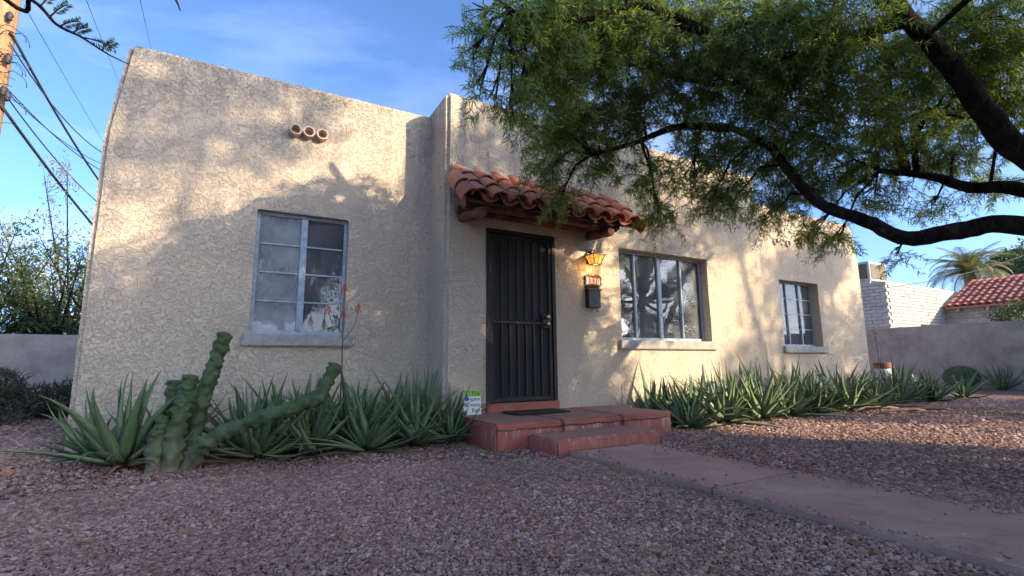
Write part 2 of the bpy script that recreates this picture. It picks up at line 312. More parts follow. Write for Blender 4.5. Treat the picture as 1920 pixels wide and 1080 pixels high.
def window(x0, x1, z0, z1, yw, mull, rows, glassm, setb, wide=()):
    yf = yw+setb; fr = MB(); t = .036
    fr.box(x0, x0+t, yf, yf+.045, z0, z1); fr.box(x1-t, x1, yf, yf+.045, z0, z1); fr.box(x0+t, x1-t, yf, yf+.045, z0, z0+t+.008); fr.box(x0+t, x1-t, yf, yf+.045, z1-t, z1)
    win = H(fr.build('window', MAT['steel'], bevel=.004, seg=1))
    edges = [x0+t]+list(mull)+[x1-t]
    for i, xm in enumerate(mull):
        hw = .034 if i in wide else .016
        o = MB().box(xm-hw, xm+hw, yf-.012, yf+.04, z0+t+.008, z1-t).build('mullion', MAT['steel'], bevel=.004, seg=1); H(o); o.parent = win; o.matrix_parent_inverse = Matrix()
    for i in range(len(edges)-1):
        a, b = edges[i]+.002, edges[i+1]-.002; zs = np.linspace(z0+t+.008, z1-t, rows+1)
        for j in range(rows):
            p = MB().box(a, b, yf+.018, yf+.022, zs[j]+.001, zs[j+1]-.001).build('pane', MAT[glassm[i]], win)
            if j: MB().box(a+.012, b-.012, yf+.004, yf+.034, zs[j]-.008, zs[j]+.008).build('muntin', MAT['steel'], win)
    s = MB().box(x0-.06, x1+.085, yw-.055, yw+setb, z0-.125, z0-.002).build('sill', MAT['sill'], win, bevel=.01)
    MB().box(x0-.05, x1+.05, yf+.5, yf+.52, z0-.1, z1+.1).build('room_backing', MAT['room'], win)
    return win, yf
def curtain(win, x0, x1, y, z0, z1, mat, amp=.025, fold=.09):
    k = int((x1-x0)/.012); V = []; 
    for i in range(k+1):
        x = x0+(x1-x0)*i/k; dy = amp*math.sin(x/fold*6.28+.7*math.sin(x*9)); V += [(x, y+dy, z0), (x, y+dy*.8, z1)]
    MB().add(V, [(2*i, 2*i+2, 2*i+3, 2*i+1) for i in range(k)]).build('curtain', MAT[mat], win, smooth=True)
def blinds(win, x0, x1, y, z0, z1):
    b = MB(); z = z0
    while z < z1: b.add([(x0, y, z), (x1, y, z), (x1, y+.018, z+.016), (x0, y+.018, z+.016)], [(0, 1, 2, 3)]); z += .024
    b.build('blind', MAT['blind'], win, kind='stuff')
wn, yf = window(*W1, WY, [.545], 4, ['glass_dusty', 'glass_screen'], .075, wide=(0,)); curtain(wn, .1, .53, yf+.07, 1.12, 2.40, 'whitecloth'); curtain(wn, .57, .98, yf+.2, 1.12, 2.4, 'blind')
wn, yf = window(*W2, BY, [4.94, 5.43, 5.885], 1, ['glass']*4, .13, wide=(1,)); blinds(wn, 4.58, 5.4, yf+.09, 1.13, 2.33); blinds(wn, 5.46, 6.33, yf+.09, 1.13, 1.5); curtain(wn, 5.0, 6.3, yf+.2, 1.1, 2.35, 'blind')
wn, yf = window(*W3, WY, [9.52, 9.95], 4, ['glass']*3, .16); curtain(wn, 9.1, 10.37, yf+.2, 1.08, 2.33, 'blind')
# ---- front door (security screen door in front of a dark wooden door)
d = DR; yf = BY+.02; j = MB(); t = .05
j.box(d[0], d[0]+t, yf-.03, yf+.06, d[2]+.10, d[3]); j.box(d[1]-t, d[1], yf-.03, yf+.06, d[2]+.10, d[3]); j.box(d[0]+t, d[1]-t, yf-.03, yf+.06, d[3]-t, d[3])
door = H(j.build('door', MAT['darkdoor'], bevel=.004, seg=1))
def dp(name, mb, mat, **k): o = mb.build(name, MAT[mat], door, **k); return o
a, b, c, e = d[0]+t+.006, d[1]-t-.006, d[2]+.108, d[3]-t-.006
q = MB(); q.box(a, a+.045, yf-.012, yf+.022, c, e); q.box(b-.045, b, yf-.012, yf+.022, c, e); q.box(a+.045, b-.045, yf-.012, yf+.022, c, c+.05); q.box(a+.045, b-.045, yf-.012, yf+.022, e-.045, e)
dp('leaf_frame', q, 'darkdoor', bevel=.003, seg=1)
zr = c+.93; dp('mid_rail', MB().box(a+.045, b-.045, yf-.016, yf+.014, zr-.014, zr+.014), 'black', bevel=.003, seg=1)
for i in range(6):
    x = a+.045+(b-a-.09)*(i+1)/7
    dp('bar', MB().box(x-.007, x+.007, yf-.012, yf+.006, c+.05, zr-.014), 'black'); dp('bar', MB().box(x-.006, x+.006, yf-.002, yf+.007, zr+.014, e-.045), 'darkdoor')
m = M('door_screen', .55, .35); f = m.noise(3, 4, stretch=(6, 1, .6)); m.col(m.mix(f, (.007, .007, .007), (.026, .020, .017))); m.b.inputs['Alpha'].default_value = 1
ck = m.n.new('ShaderNodeTexChecker'); ck.inputs['Scale'].default_value = 260; m.lk(m.pos, ck.inputs[0]); m.bump(ck.outputs['Fac'], .0008); MAT['screen'] = m.m
dp('screen', MB().box(a+.045, b-.045, yf+.009, yf+.013, c+.05, e-.045), 'screen')
for zh in (.45, 1.1, 1.9): dp('hinge', MB().tube([(d[0]+.05, yf-.026, zh-.06), (d[0]+.05, yf-.026, zh+.06)], .011), 'black')
lk_ = MB().box(b-.145, b-.045, yf-.026, yf+.0, zr-.06, zr+.12).build('lock_plate', MAT['black'], door, bevel=.004, seg=1)
for zk in (zr-.01, zr+.075):
    kn = MB(); kn.lathe([(.014, 0), (.014, .02), (.027, .03), (.03, .045), (.022, .058), (.004, .06)], n=14); o = kn.build('knob', MAT['brass'], door, smooth=True, loc=(b-.095, yf-.026, zk), rot=(R(90), 0, 0))
H(MB().box(d[0]-.005, d[1]+.005, BY-.035, BY+.2, .215, .322).build('threshold', MAT['porch'], bevel=.008))
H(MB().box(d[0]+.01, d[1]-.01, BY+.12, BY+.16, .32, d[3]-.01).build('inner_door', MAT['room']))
# ---- clay vent pipes
def pipe(x, z, yw, r=.062, L=.085):
    p = MB(); n = 20
    prof = [(r, .08), (r, -L), (r*.97, -L-.006), (r*.78, -L-.006), (r*.74, -L), (r*.74, .06)]
    V = [(x+q*math.cos(2*math.pi*k/n), yw+yy, z+q*math.sin(2*math.pi*k/n)) for q, yy in prof for k in range(n)]
    p.add(V, [(i*n+k, (i+1)*n+k, (i+1)*n+(k+1) % n, i*n+(k+1) % n) for i in range(5) for k in range(n)]+[tuple(5*n+k for k in range(n))])
    H(p.build('clay_pipe', MAT['clay'], smooth=False))
for i, px_ in enumerate(((555, 242), (580, 246.5), (605, 251.5))): q = atY(*px_, WY-.085); pipe(q.x, q.z, WY)
for px_ in ((1457, 452), (1480, 456), (1501, 459.5), (1522, 463)): q = atY(*px_, WY-.04); pipe(q.x, q.z, WY, .075, .03)
# ---- tile awning over the door
aw0, aw1 = 2.02, 4.34; zt, zb, yb = 2.985, 2.50, BY-.60
deck = MB(); deck.add([(aw0, BY-.002, zt-.06), (aw1, BY-.002, zt-.06), (aw1, yb+.05, zb-.03), (aw0, yb+.05, zb-.03), (aw0, BY-.002, zt-.03), (aw1, BY-.002, zt-.03), (aw1, yb+.05, zb), (aw0, yb+.05, zb)],
    [(0, 1, 2, 3), (7, 6, 5, 4), (0, 4, 5, 1), (3, 2, 6, 7), (0, 3, 7, 4), (1, 5, 6, 2)])
awn = H(deck.build('awning', MAT['deckwood']))
def barrel(L, r0, r1, th=.014, flip=False, n=9):
    V = []; 
    for s_, rr in ((0, r0), (1, r1)):
        for q in (rr, rr-th):
            for k in range(n):
                a_ = math.pi*(.04+.92*k/(n-1)); V.append((q*math.cos(a_), s_*L, q*math.sin(a_)*(-.75 if flip else .92)))
    F = []
    for k in range(n-1):
        F += [(k, k+1, 2*n+k+1, 2*n+k), (n+k+1, n+k, 3*n+k, 3*n+k+1), (k+1, k, n+k, n+k+1), (2*n+k, 2*n+k+1, 3*n+k+1, 3*n+k)]
    F += [(0, 2*n, 3*n, n), (n-1, 2*n-1, 4*n-1, 3*n-1)]
    me = bpy.data.meshes.new('tile'); me.from_pydata(V, [], F); me.materials.append(MAT['tile']); me.update(); return me
slope = math.atan2(zt-zb, BY-yb); SL = math.hypot(zt-zb, BY-yb)
capm = barrel(.34, .115, .092); panm = barrel(.34, .10, .085, flip=True)
ncol = 10; pit = (aw1-aw0-.2)/(ncol-1)
for row in range(3):
    s0 = -.05+row*.245
    for i in range(ncol):
        x = aw0+.10+i*pit
        for me, dxx, up_ in ((capm, 0, .045), (panm, pit/2, .075)):
            if me is panm and i == ncol-1: continue
            s_ = s0+rnd.uniform(-.012, .012)
            o = link('tile', me, awn); y_ = yb+s_*math.cos(slope); z_ = zb+s_*math.sin(slope)+up_+row*.006
            o.location = (x+dxx+rnd.uniform(-.008, .008), y_, z_); o.rotation_euler = (slope-.035+rnd.uniform(-.02, .02), rnd.uniform(-.05, .05), rnd.uniform(-.03, .03))
for xe, sg in ((aw0-.005, -1), (aw1+.005, 1)):          # rake tiles over the two ends
    for row in range(2):
        s_ = -.06+row*.30; o = link('tile', capm, awn); o.location = (xe, yb+s_*math.cos(slope), zb+s_*math.sin(slope)+.015+row*.01); o.rotation_mode = 'YXZ'; o.rotation_euler = (slope-.03, sg*R(58), 0); o.scale = (1, 1.05, 1)
MB().add([(aw0+.02, BY-.012, zt+.10), (aw1+.03, BY-.012, zt+.10), (aw1+.03, BY-.10, zt+.03), (aw0+.02, BY-.10, zt+.03), (aw0+.02, BY-.004, zt+.115), (aw1+.03, BY-.004, zt+.115), (aw1+.03, BY-.105, zt+.036), (aw0+.02, BY-.105, zt+.036)],
    [(0, 3, 2, 1), (4, 5, 6, 7), (3, 7, 6, 2), (0, 4, 7, 3), (1, 2, 6, 5), (0, 1, 5, 4)]).build('flashing', MAT['flash'], awn)
def log(p, q, r, name='log'):
    P = [Vector(p).lerp(Vector(q), i/7) for i in range(8)]; mb = MB(); mb.tube([v+Vector((rnd.uniform(-1, 1), 0, rnd.uniform(-1, 1)))*.007 for v in P], [r*rnd.uniform(.9, 1.08) for _ in P], 12)
    mb.build(name, MAT['wood'], awn, smooth=False)
log((2.17, BY+.1, 2.475), (2.19, BY-.50, 2.405), .058); log((4.02, BY+.1, 2.475), (4.0, BY-.50, 2.405), .058)
log((2.05, BY-.34, 2.53), (4.22, BY-.34, 2.53), .062, 'beam'); log((2.08, BY-.05, 2.545), (4.2, BY-.05, 2.545), .05, 'beam')
for x in np.linspace(2.25, 4.1, 6): MB().add([(x-.03, BY, zt-.13), (x+.03, BY, zt-.13), (x+.03, yb+.09, zb-.06), (x-.03, yb+.09, zb-.06), (x-.03, BY, zt-.063), (x+.03, BY, zt-.063), (x+.03, yb+.09, zb-.002), (x-.03, yb+.09, zb-.002)],
    [(0, 1, 2, 3), (7, 6, 5, 4), (0, 4, 5, 1), (3, 2, 6, 7), (0, 3, 7, 4), (1, 5, 6, 2)]).build('rafter', MAT['deckwood'], awn)
# ================================================================== PORCH
def rough_box(x0, x1, y0, y1, z0, z1, st=.12, amp=.006, bev=.02):
    bm = bmesh.new(); bmesh.ops.create_cube(bm, size=1)
    for v in bm.verts: v.co = Vector((x0 if v.co.x < 0 else x1, y0 if v.co.y < 0 else y1, z0 if v.co.z < 0 else z1))
    bmesh.ops.bevel(bm, geom=bm.edges[:], offset=bev, segments=2, affect='EDGES')
    for ax, a, b in ((0, x0, x1), (1, y0, y1)):
        k = int((b-a)/st)
        for i in range(1, k):
            p = [0, 0, 0]; p[ax] = a+(b-a)*i/k; nn = [0, 0, 0]; nn[ax] = 1
            bmesh.ops.bisect_plane(bm, geom=bm.verts[:]+bm.edges[:]+bm.faces[:], plane_co=p, plane_no=nn)
    for v in bm.verts: v.co += mnoise.noise_vector(v.co*4)*amp
    me = bpy.data.meshes.new('m'); bm.to_mesh(me); bm.free(); me.materials.append(MAT['porch']); return me
pc = empty('entry_porch', (3.2, 4.6, 0), label='red painted concrete porch with one low step below the front door', cat='porch')
def PC(o): o.parent = pc; o.matrix_parent_inverse = Matrix.Translation((-3.2, -4.6, 0)); return o
for a, b in ((2.09, 2.83), (2.836, 3.60), (3.606, 4.33)): PC(link('slab', rough_box(a, b, 4.085, BY+.03, -.1, .225)))
PC(link('step', rough_box(2.43, 3.66, 3.60, 4.083, -.1, .118)))
ck = MB(); x = 2.10; zc = .165; pts = []
while x < 4.33: pts.append((x, zc+.012*mnoise.noise(Vector((x*6, 2, 0)))+.010*mnoise.noise(Vector((x*25, 5, 0))))); x += .012
for i in range(len(pts)-1):
    (xa, za), (xb, zb_) = pts[i], pts[i+1]; h = .0028+.003*max(0, mnoise.noise(Vector((xa*9, 8, 0))))
    ck.box(xa, xb, 4.076, 4.1, min(za, zb_)-h, max(za, zb_)+h)
PC(ck.build('crack', MAT['ink']))
# ================================================================== SMALL THINGS AT THE DOOR
o = MB().box(2.62, 3.32, 4.62, 4.98, .233, .245).build('doormat', MAT['mat'], bevel=.004, seg=1, label='thin dark rubber doormat on the red porch before the door', cat='doormat')
sg = empty('yard_sign', (2.245, 4.93, .231), label='small white and green rain harvesting sign leaning by the porch', cat='sign'); sg.rotation_euler = (R(-8), 0, R(-4))
MB().box(-.10, .10, -.004, .004, 0, .27).build('board', MAT['white'], sg, bevel=.001, seg=1)
MB().box(-.098, .098, -.006, -.0045, .195, .268).build('green_band', MAT['green'], sg)
MB().add([(-.085, -.007, .16), (-.06, -.007, .14), (-.035, -.007, .165), (-.06, -.007, .225), (-.085, -.0055, .16), (-.06, -.0055, .14), (-.035, -.0055, .165), (-.06, -.0055, .225)], [(0, 1, 2, 3), (4, 7, 6, 5), (0, 4, 5, 1), (1, 5, 6, 2), (2, 6, 7, 3), (3, 7, 4, 0)]).build('drop_emblem', MAT['blue'], sg)
for s_, z_ in (('This', .208), ('Home', .148), ('Harvests', .088), ('Rain', .03)):
    text('lettering', s_, .058, MAT['ink'], sg, (.09, -.0075, z_), align='RIGHT')
# lantern
Lx, Lz = 4.02, 2.045; ln = empty('wall_lantern', (Lx, BY, Lz), label='lit black wall lantern with amber glass above the house number', cat='lantern')
MB().box(-.045, .045, -.02, -.002, .03, .22).build('back_plate', MAT['black'], ln, bevel=.004, seg=1)
MB().tube([(0, -.02, .19), (0, -.06, .205), (0, -.11, .205), (0, -.13, .185), (0, -.13, .16)], .009, 8).build('arm', MAT['black'], ln, smooth=True)
def frus(z0, r0, z1, r1, yc=-.13): return [(-r0, yc-r0, z0), (r0, yc-r0, z0), (r0, yc+r0, z0), (-r0, yc+r0, z0), (-r1, yc-r1, z1), (r1, yc-r1, z1), (r1, yc+r1, z1), (-r1, yc+r1, z1)]
BF = [(0, 3, 2, 1), (4, 5, 6, 7), (0, 1, 5, 4), (1, 2, 6, 5), (2, 3, 7, 6), (3, 0, 4, 7)]
MB().add(frus(.125, .118, .135, .118), BF).add(frus(.135, .105, .165, .03), BF).build('roof', MAT['black'], ln)
MB().add(frus(.0, .052, .012, .055), BF).build('base', MAT['black'], ln)
for k in range(4):
    a_ = k*math.pi/2; ca, sa = math.cos(a_), math.sin(a_)
    def rp(x, y, z): return (x*ca-y*sa, -.13+x*sa+y*ca, z)
    MB().add([rp(-.048, -.05, .013), rp(.048, -.05, .013), rp(.086, -.088, .124), rp(-.086, -.088, .124), rp(-.046, -.047, .013), rp(.046, -.047, .013), rp(.084, -.085, .124), rp(-.084, -.085, .124)], BF).build('glass_pane', MAT['lampglass'], ln)
    fb = MB(); fb.tube([rp(-.051, -.052, .01), rp(-.09, -.091, .126)], .006, 5); fb.tube([rp(0, -.053, .012), rp(0, -.091, .126)], .0035, 4)
    fb.tube([rp(-.066, -.070, .065), rp(-.04, -.078, .088), rp(0, -.081, .094), rp(.04, -.078, .088), rp(.066, -.070, .065)], .003, 4); fb.build('glazing_bar', MAT['black'], ln)
MB().lathe([(.004, 0), (.02, .01), (.024, .035), (.015, .06), (.004, .065)], (0, -.13, .02), 10).build('bulb', MAT['bulb'], ln, smooth=True)
pl_ = bpy.data.lights.new('lantern_light', 'POINT'); pl_.energy = 1.3; pl_.color = (1, .55, .18); pl_.shadow_soft_size = .05; po = bpy.data.objects.new('lantern_light', pl_); COL.objects.link(po); po.parent = ln; po.location = (.0, -.15, -.03)
# house number
npq = empty('number_plaque', (4.065, BY, 1.855), label='orange tile house number 1330 in a black iron frame under the lantern', cat='house number')
f_ = MB()
for a in ((-.13, .13, -.065, -.055), (-.13, .13, .055, .065)): f_.box(a[0], a[1], -.03, -.004, a[2], a[3])
for a in (-.13, .12): f_.box(a, a+.01, -.03, -.004, -.055, .055)
f_.build('iron_frame', MAT['black'], npq)
sc = MB()
for sx in (-1, 1):
    for sz in (-1, 1):
        sc.tube([(sx*(.13+.02*math.sin(t*2.6)), -.018, sz*(.005+.055*t)) for t in np.linspace(0, 1, 7)], .004, 5); sc.tube([(sx*(.12-.11*t), -.018, sz*(.065+.024*math.sin(t*3.1))) for t in np.linspace(0, 1, 8)], .004, 5)
sc.build('scrollwork', MAT['black'], npq)
for i, ch in enumerate('1330'):
    x = -.09+.06*i; tl = MB().box(x-.029, x+.029, -.022, -.004, -.054, .054).build('number_tile', MAT['orangetile'], npq, bevel=.003, seg=1)
    text('numeral', ch, .10, MAT['white'], tl, (x, -.0232, -.035), align='CENTER', bold=.0015)
mb_ = empty('mailbox', (4.035, BY, 1.49), label='black metal wall mailbox below the house number', cat='mailbox')
MB().box(-.10, .10, -.085, -.003, 0, .25).build('body', MAT['black'], mb_, bevel=.006); MB().add([(-.107, -.1, .225), (.107, -.1, .225), (.107, -.002, .275), (-.107, -.002, .275), (-.107, -.1, .24), (.107, -.1, .24), (.107, -.002, .29), (-.107, -.002, .29)], BF).build('lid', MAT['black'], mb_)
MB().box(-.03, .03, -.09, -.0855, .075, .092).build('slot', MAT['ink'], mb_)
for sx in (-.055, .055): MB().tube([(sx, -.03, 0), (sx, -.03, -.035), (sx, -.05, -.055), (sx, -.075, -.05), (sx, -.085, -.025)], .0035, 5).build('hook', MAT['black'], mb_)
# ================================================================== ALOES
def aloe_leaf(inc, L, wd, curve, seed):
    r = random.Random(seed); K = 8; V = []; E = []; ang = R(inc); p = Vector((.02, 0, .0)); side = 0; ky = r.uniform(-.25, .25)
    for i in range(K+1):
        t = i/K; hw = wd*.5*(1-t**1.7)*(.82+.3*math.sin(math.pi*min(1, t*1.6)))+.0012; th = .016*(1-t)+.0015; ch = hw*.42*(1-.5*t)
        d = Vector((math.cos(ang), ky*t, math.sin(ang))); nrm = Vector((-math.sin(ang), 0, math.cos(ang)))
        for yy, up_, e in ((hw, ch, 1), (0, 0, 0), (-hw, ch, 1), (0, -th, 0)): V.append(p+Vector((0, yy, 0))+nrm*up_); E.append(e)
        p = p+d*(L/K); ang += R(curve)/K*(1.5*t+.25)
    F = [(4*i+k, 4*(i+1)+k, 4*(i+1)+(k+1) % 4, 4*i+(k+1) % 4) for i in range(K) for k in range(4)]+[(0, 1, 2, 3)]
    me = bpy.data.meshes.new('leaf'); me.from_pydata(V, [], F); me.materials.append(MAT['aloe']); at = me.attributes.new('edge', 'FLOAT', 'POINT'); at.data.foreach_set('value', E)
    me.polygons.foreach_set('use_smooth', [True]*len(F)); me.update(); return me
LEAF = {inc: [aloe_leaf(inc, L, wd, cv, inc*7+k) for k, (L, wd, cv) in enumerate(vs)] for inc, vs in {
    82: [(.50, .07, 10), (.56, .075, -14), (.46, .06, 20)], 66: [(.55, .085, 16), (.60, .078, -18), (.50, .09, 4)], 50: [(.58, .09, 20), (.62, .08, -38), (.52, .092, 8)],
    32: [(.60, .09, 28), (.58, .082, -60), (.62, .09, 6)], 14: [(.58, .085, 25), (.66, .078, -22), (.52, .09, 55)]}.items()}
DEAD = [aloe_leaf(8, .5, .06, -30, 901), aloe_leaf(4, .56, .055, 35, 902), aloe_leaf(16, .46, .06, -75, 903)]
for d_ in DEAD: d_.materials.clear(); d_.materials.append(MAT['deadleaf'])
def aloe(x, y, size, nleaf, label, group, seed, tilt=(0, 0), dirs=None):
    r = random.Random(seed); z = gz(x, y)
    a = empty('aloe_plant', (x, y, z-.01), r.uniform(0, 6.28), label=label, cat='aloe', group=group); a.scale = (size*r.uniform(.82, 1.1),)*2+(size*r.uniform(.78, 1.12),)
    a.rotation_euler[0] = tilt[0]; a.rotation_euler[1] = tilt[1]
    for i in range(nleaf):
        t = i/(nleaf-1); inc = 85-76*t**.8+r.uniform(-12, 12); key = min(LEAF, key=lambda q: abs(q-inc))
        o = link('leaf', r.choice(LEAF[key]), a); az = i*2.39996+r.uniform(-.55, .55); rad = .015+.035*t
        o.location = (rad*math.cos(az), rad*math.sin(az), .05*(1-t)+.03); o.rotation_euler = (r.uniform(-.12, .12), R(key-inc)*.8, az); s_ = r.choice((r.uniform(.85, 1.2), r.uniform(.85, 1.2), r.uniform(.5, .9))); o.scale = (s_, s_*r.uniform(.85, 1.1), s_)
    for i in range(r.randint(1, 4)):
        o = link('dry_leaf', r.choice(DEAD), a); az = r.uniform(0, 6.28); o.location = (.05*math.cos(az), .05*math.sin(az), .02); o.rotation_euler = (r.uniform(-.4, .4), 0, az); o.scale = (r.uniform(.6, 1.1),)*3
    return a
ORD = ['first', 'second', 'third', 'fourth', 'fifth', 'sixth', 'seventh', 'eighth', 'ninth', 'tenth', 'eleventh', 'twelfth']
left_front = [(1.93, 4.78, .80), (1.55, 4.72, .98), (1.08, 4.66, 1.05), (.62, 4.75, .9), (.2, 4.78, .92), (-.72, 4.82, 1.0)]
left_mid = [(1.78, 5.0, 1.0), (1.36, 4.98, 1.1), (.98, 4.95, 1.05), (.62, 5.02, 1.0), (.28, 5.02, 1.05), (-.45, 5.12, .9)]
left_back = [(1.98, 5.32, .9), (1.6, 5.22, 1.02), (1.2, 5.3, 1.02), (.85, 5.2, .98), (.45, 5.25, 1.05), (.08, 5.2, .9), (-.95, 5.2, .85)]
for rowname, L in (('front', left_front), ('middle', left_mid), ('back', left_back)):
    for i, (x, y, s_) in enumerate(L):
        if i == len(L)-1: lab = 'spiky green aloe at the house corner, %s' % ({'front': 'in front, left of the lumpy cactus', 'middle': 'right behind the lumpy cactus', 'back': 'tucked behind the leftmost aloe'}[rowname])
        else: lab = 'grey green aloe in the %s row of the left bed, %s from the porch' % (rowname, ORD[i])
        aloe(x, y, s_*1.14, 34 if rowname == 'front' else 28, lab, 'aloes in the bed left of the porch', 100+i+50*(rowname == 'back')+25*(rowname == 'middle'))
rf = [4.78, 5.5, 6.15, 6.9, 7.6, 8.5, 9.4, 10.4, 11.5]; rb = [4.75, 5.2, 5.75, 6.4, 7.0, 7.75, 8.6, 9.6, 10.7, 11.9]
for i, x in enumerate(rf): aloe(x, 4.28+.06*math.sin(i*2.1)+.02*i, 1.16+.06*math.sin(i*3), 34, 'sprawling green aloe in the front row of the right bed, %s from the porch' % ORD[i], 'aloes in the bed right of the porch', 300+i, tilt=(R(rnd.uniform(-10, 4)), R(rnd.uniform(-8, 8))))
for i, x in enumerate(rb): aloe(x, 4.78+.05*math.sin(i*1.7)+(.35 if x > 7.8 else 0), 1.2+.06*math.sin(i*2), 28, 'upright green aloe against the wall in the right bed, %s from the porch' % ORD[i], 'aloes in the bed right of the porch', 340+i)
for i, x in enumerate((5.15, 5.85, 6.55, 7.25, 8.0, 8.95, 9.9, 11.0)): aloe(x, 4.52+.05*math.sin(i*2.7), 1.12+.08*math.sin(i*5), 30, 'tangled green aloe in the middle row of the right bed, %s from the porch' % ORD[i], 'aloes in the bed right of the porch', 400+i, tilt=(R(rnd.uniform(-14, 6)), R(rnd.uniform(-12, 12))))
for i, (x, y) in enumerate(((12.3, 4.75), (13.0, 5.1), (12.9, 4.4))): aloe(x, y, .95, 22, 'sunlit aloe past the right house corner, %s' % ('nearest the wall', 'rightmost of the bed', 'frontmost at the bed end')[i], 'aloes in the bed right of the porch', 370+i)
def stalk(parent_loc, pts, branches, label=None):
    st = empty('aloe_flower_stalk', pts[0], label=label, cat='flower stalk'); b0 = Vector(pts[0])
    def fl(p):
        f = MB()
        for k in range(16):
            a_ = k*2.4; h = .085*(1-k/16); rr = .006+.022*(k/16); c_ = Vector(p)+Vector((rr*math.cos(a_), rr*math.sin(a_), h-.04)); f.tube([c_, c_+Vector((rr*.5*math.cos(a_), rr*.5*math.sin(a_), -.022))], [.0055, .004], 5)
        f.build('flower', MAT['flower'], st, loc=-b0)
    MB().tube(pts, [.008-.004*i/len(pts) for i in range(len(pts))], 6).build('stem', MAT['stalk'], st, loc=-b0, smooth=True); fl(pts[-1])
    for br in branches: MB().tube(br, .0035, 5).build('branch', MAT['stalk'], st, loc=-b0, smooth=True); fl(br[-1])
Yst = 5.1
stalk(None, [atZ(640, 760, .05)+Vector((0, .0, 0)) if False else Vector((atY(640, 700, Yst).x, Yst, .1)), atY(641, 690, Yst), atY(643, 610, Yst), atY(646, 540, Yst)], [[atY(642, 640, Yst), atY(655, 625, Yst), atY(667, 605, Yst), atY(672, 577, Yst)], [atY(642, 625, Yst), atY(630, 612, Yst-.05), atY(620, 600, Yst-.05), atY(616, 580, Yst-.05)], [atY(643, 612, Yst), atY(643.5, 588, Yst)]], 'thin aloe flower stalk with red blooms in front of the left window')
q = atD(1646, 655, 13.6)
stalk(None, [(q.x, q.y, 0), (q.x, q.y, .5), atD(1640, 622, 13.6)], [[(q.x, q.y, .55), atD(1652, 648, 13.6), atD(1641, 634, 13.6)]], 'thin aloe flower stalk with red blooms past the right house corner')
# ================================================================== LUMPY CACTUS
cz = atZ(318, 878, 0.02); cactus = empty('totem_cactus', (cz.x, cz.y, 0), label='lumpy green totem cactus with leaning arms among the left aloes', cat='cactus')
def arm(pts, rad, seed, lump=.26):
    r = random.Random(seed); P = [Vector(p) for p in pts]; K = 84; n = 26; pp = []; rr = []
    for i in range(K+1):
        t = i/K*(len(P)-1); k = min(int(t), len(P)-2); u = t-k
        p0, p1, p2, p3 = P[max(k-1, 0)], P[k], P[k+1], P[min(k+2, len(P)-1)]
        pp.append(.5*((2*p1)+(p2-p0)*u+(2*p0-5*p1+4*p2-p3)*u*u+(3*p1-p0-3*p2+p3)*u**3)); tt = i/K
        base = rad[0]+(rad[1]-rad[0])*tt; rr.append(base*(1 if tt < .93 else math.sqrt(max(.02, 1-((tt-.93)/.07)**2))))
    mb = MB(); mb.tube(pp, rr, n)
    Vn = np.array([tuple(v) for v in mb.v]); C = np.repeat(np.array([tuple(v) for v in pp]), n, 0); Rr = np.repeat(rr, n)
    D = (Vn-C)/np.maximum(np.linalg.norm(Vn-C, axis=1, keepdims=True), 1e-6); off = np.zeros(len(Vn)); L = sum((pp[i+1]-pp[i]).length for i in range(K))
    for _ in range(int(L/.009)):
        kk = rng.integers(n, len(Vn)); s_ = rng.uniform(.013, .026); dd = np.linalg.norm(Vn-Vn[kk], axis=1); off = np.maximum(off, rng.uniform(.35, 1.)*np.exp(-(dd/s_)**2))
    off -= .35*np.array([mnoise.noise(Vector(v)*16) for v in Vn])
    mb.v = [tuple(a) for a in Vn+D*(off*lump*2.5*np.clip(Rr, .04, .075)*np.clip(Rr/.03,0,1))[:, None]]
    mb.build('arm', MAT['cactus'], cactus, smooth=True, loc=(-cz.x, -cz.y, 0))
cd = math.hypot(cz.x, cz.y)
def cp(x, y, dd=0): return atD(x, y, cd+dd)
arm([(*cp(318, 868).xy, -.05), cp(332, 800), cp(350, 740), cp(360, 702)], (.064, .045), 1); arm([(*cp(288, 862, .04).xy, -.05), cp(298, 820, .04), cp(306, 778, .04)], (.055, .042), 2)
arm([(*cp(330, 860, .14).xy, -.05), cp(322, 790, .14), cp(326, 745, .14), cp(330, 712, .14)], (.055, .044), 3); arm([(*cp(352, 850, .2).xy, -.05), cp(372, 770, .2), cp(396, 700, .22), cp(414, 650, .24), cp(421, 622, .24)], (.066, .04), 4)
arm([(*cp(345, 866, .05).xy, -.03), cp(385, 832, -.12), cp(450, 797, -.3), cp(530, 770, -.42), cp(590, 748, -.45), cp(615, 715, -.42), cp(629, 680, -.4)], (.05, .034), 5, .36)
# ================================================================== FOLIAGE HELPERS
def rot_between(dirs):
    z = dirs/np.linalg.norm(dirs, axis=1, keepdims=True); a = np.where(np.abs(z[:, 2:3]) < .9, np.array([[0, 0, 1.]]), np.array([[1., 0, 0]]))
    x = np.cross(a, z); x /= np.linalg.norm(x, axis=1, keepdims=True); return x, np.cross(z, x), z
def leaf_cloud(C, D, L, W, fold=.25):
    """lance-shaped leaves: base C, direction D, length L, width W (arrays)"""
    n = len(C); x, y, z = rot_between(D); a = rng.uniform(0, 6.28, n)[:, None]; s = x*np.cos(a)+y*np.sin(a); u = np.cross(z, s)
    L = np.asarray(L)[:, None]; W = np.asarray(W)[:, None]
    V = np.stack([C, C+z*L*.42+s*W*.5+u*W*fold, C+z*L-u*L*.10, C+z*L*.42-s*W*.5+u*W*fold], 1).reshape(-1, 3); return V, np.arange(4*n).reshape(-1, 4)
def sphere_pts(n):
    v = rng.normal(size=(n, 3)); return v/np.linalg.norm(v, axis=1, keepdims=True)
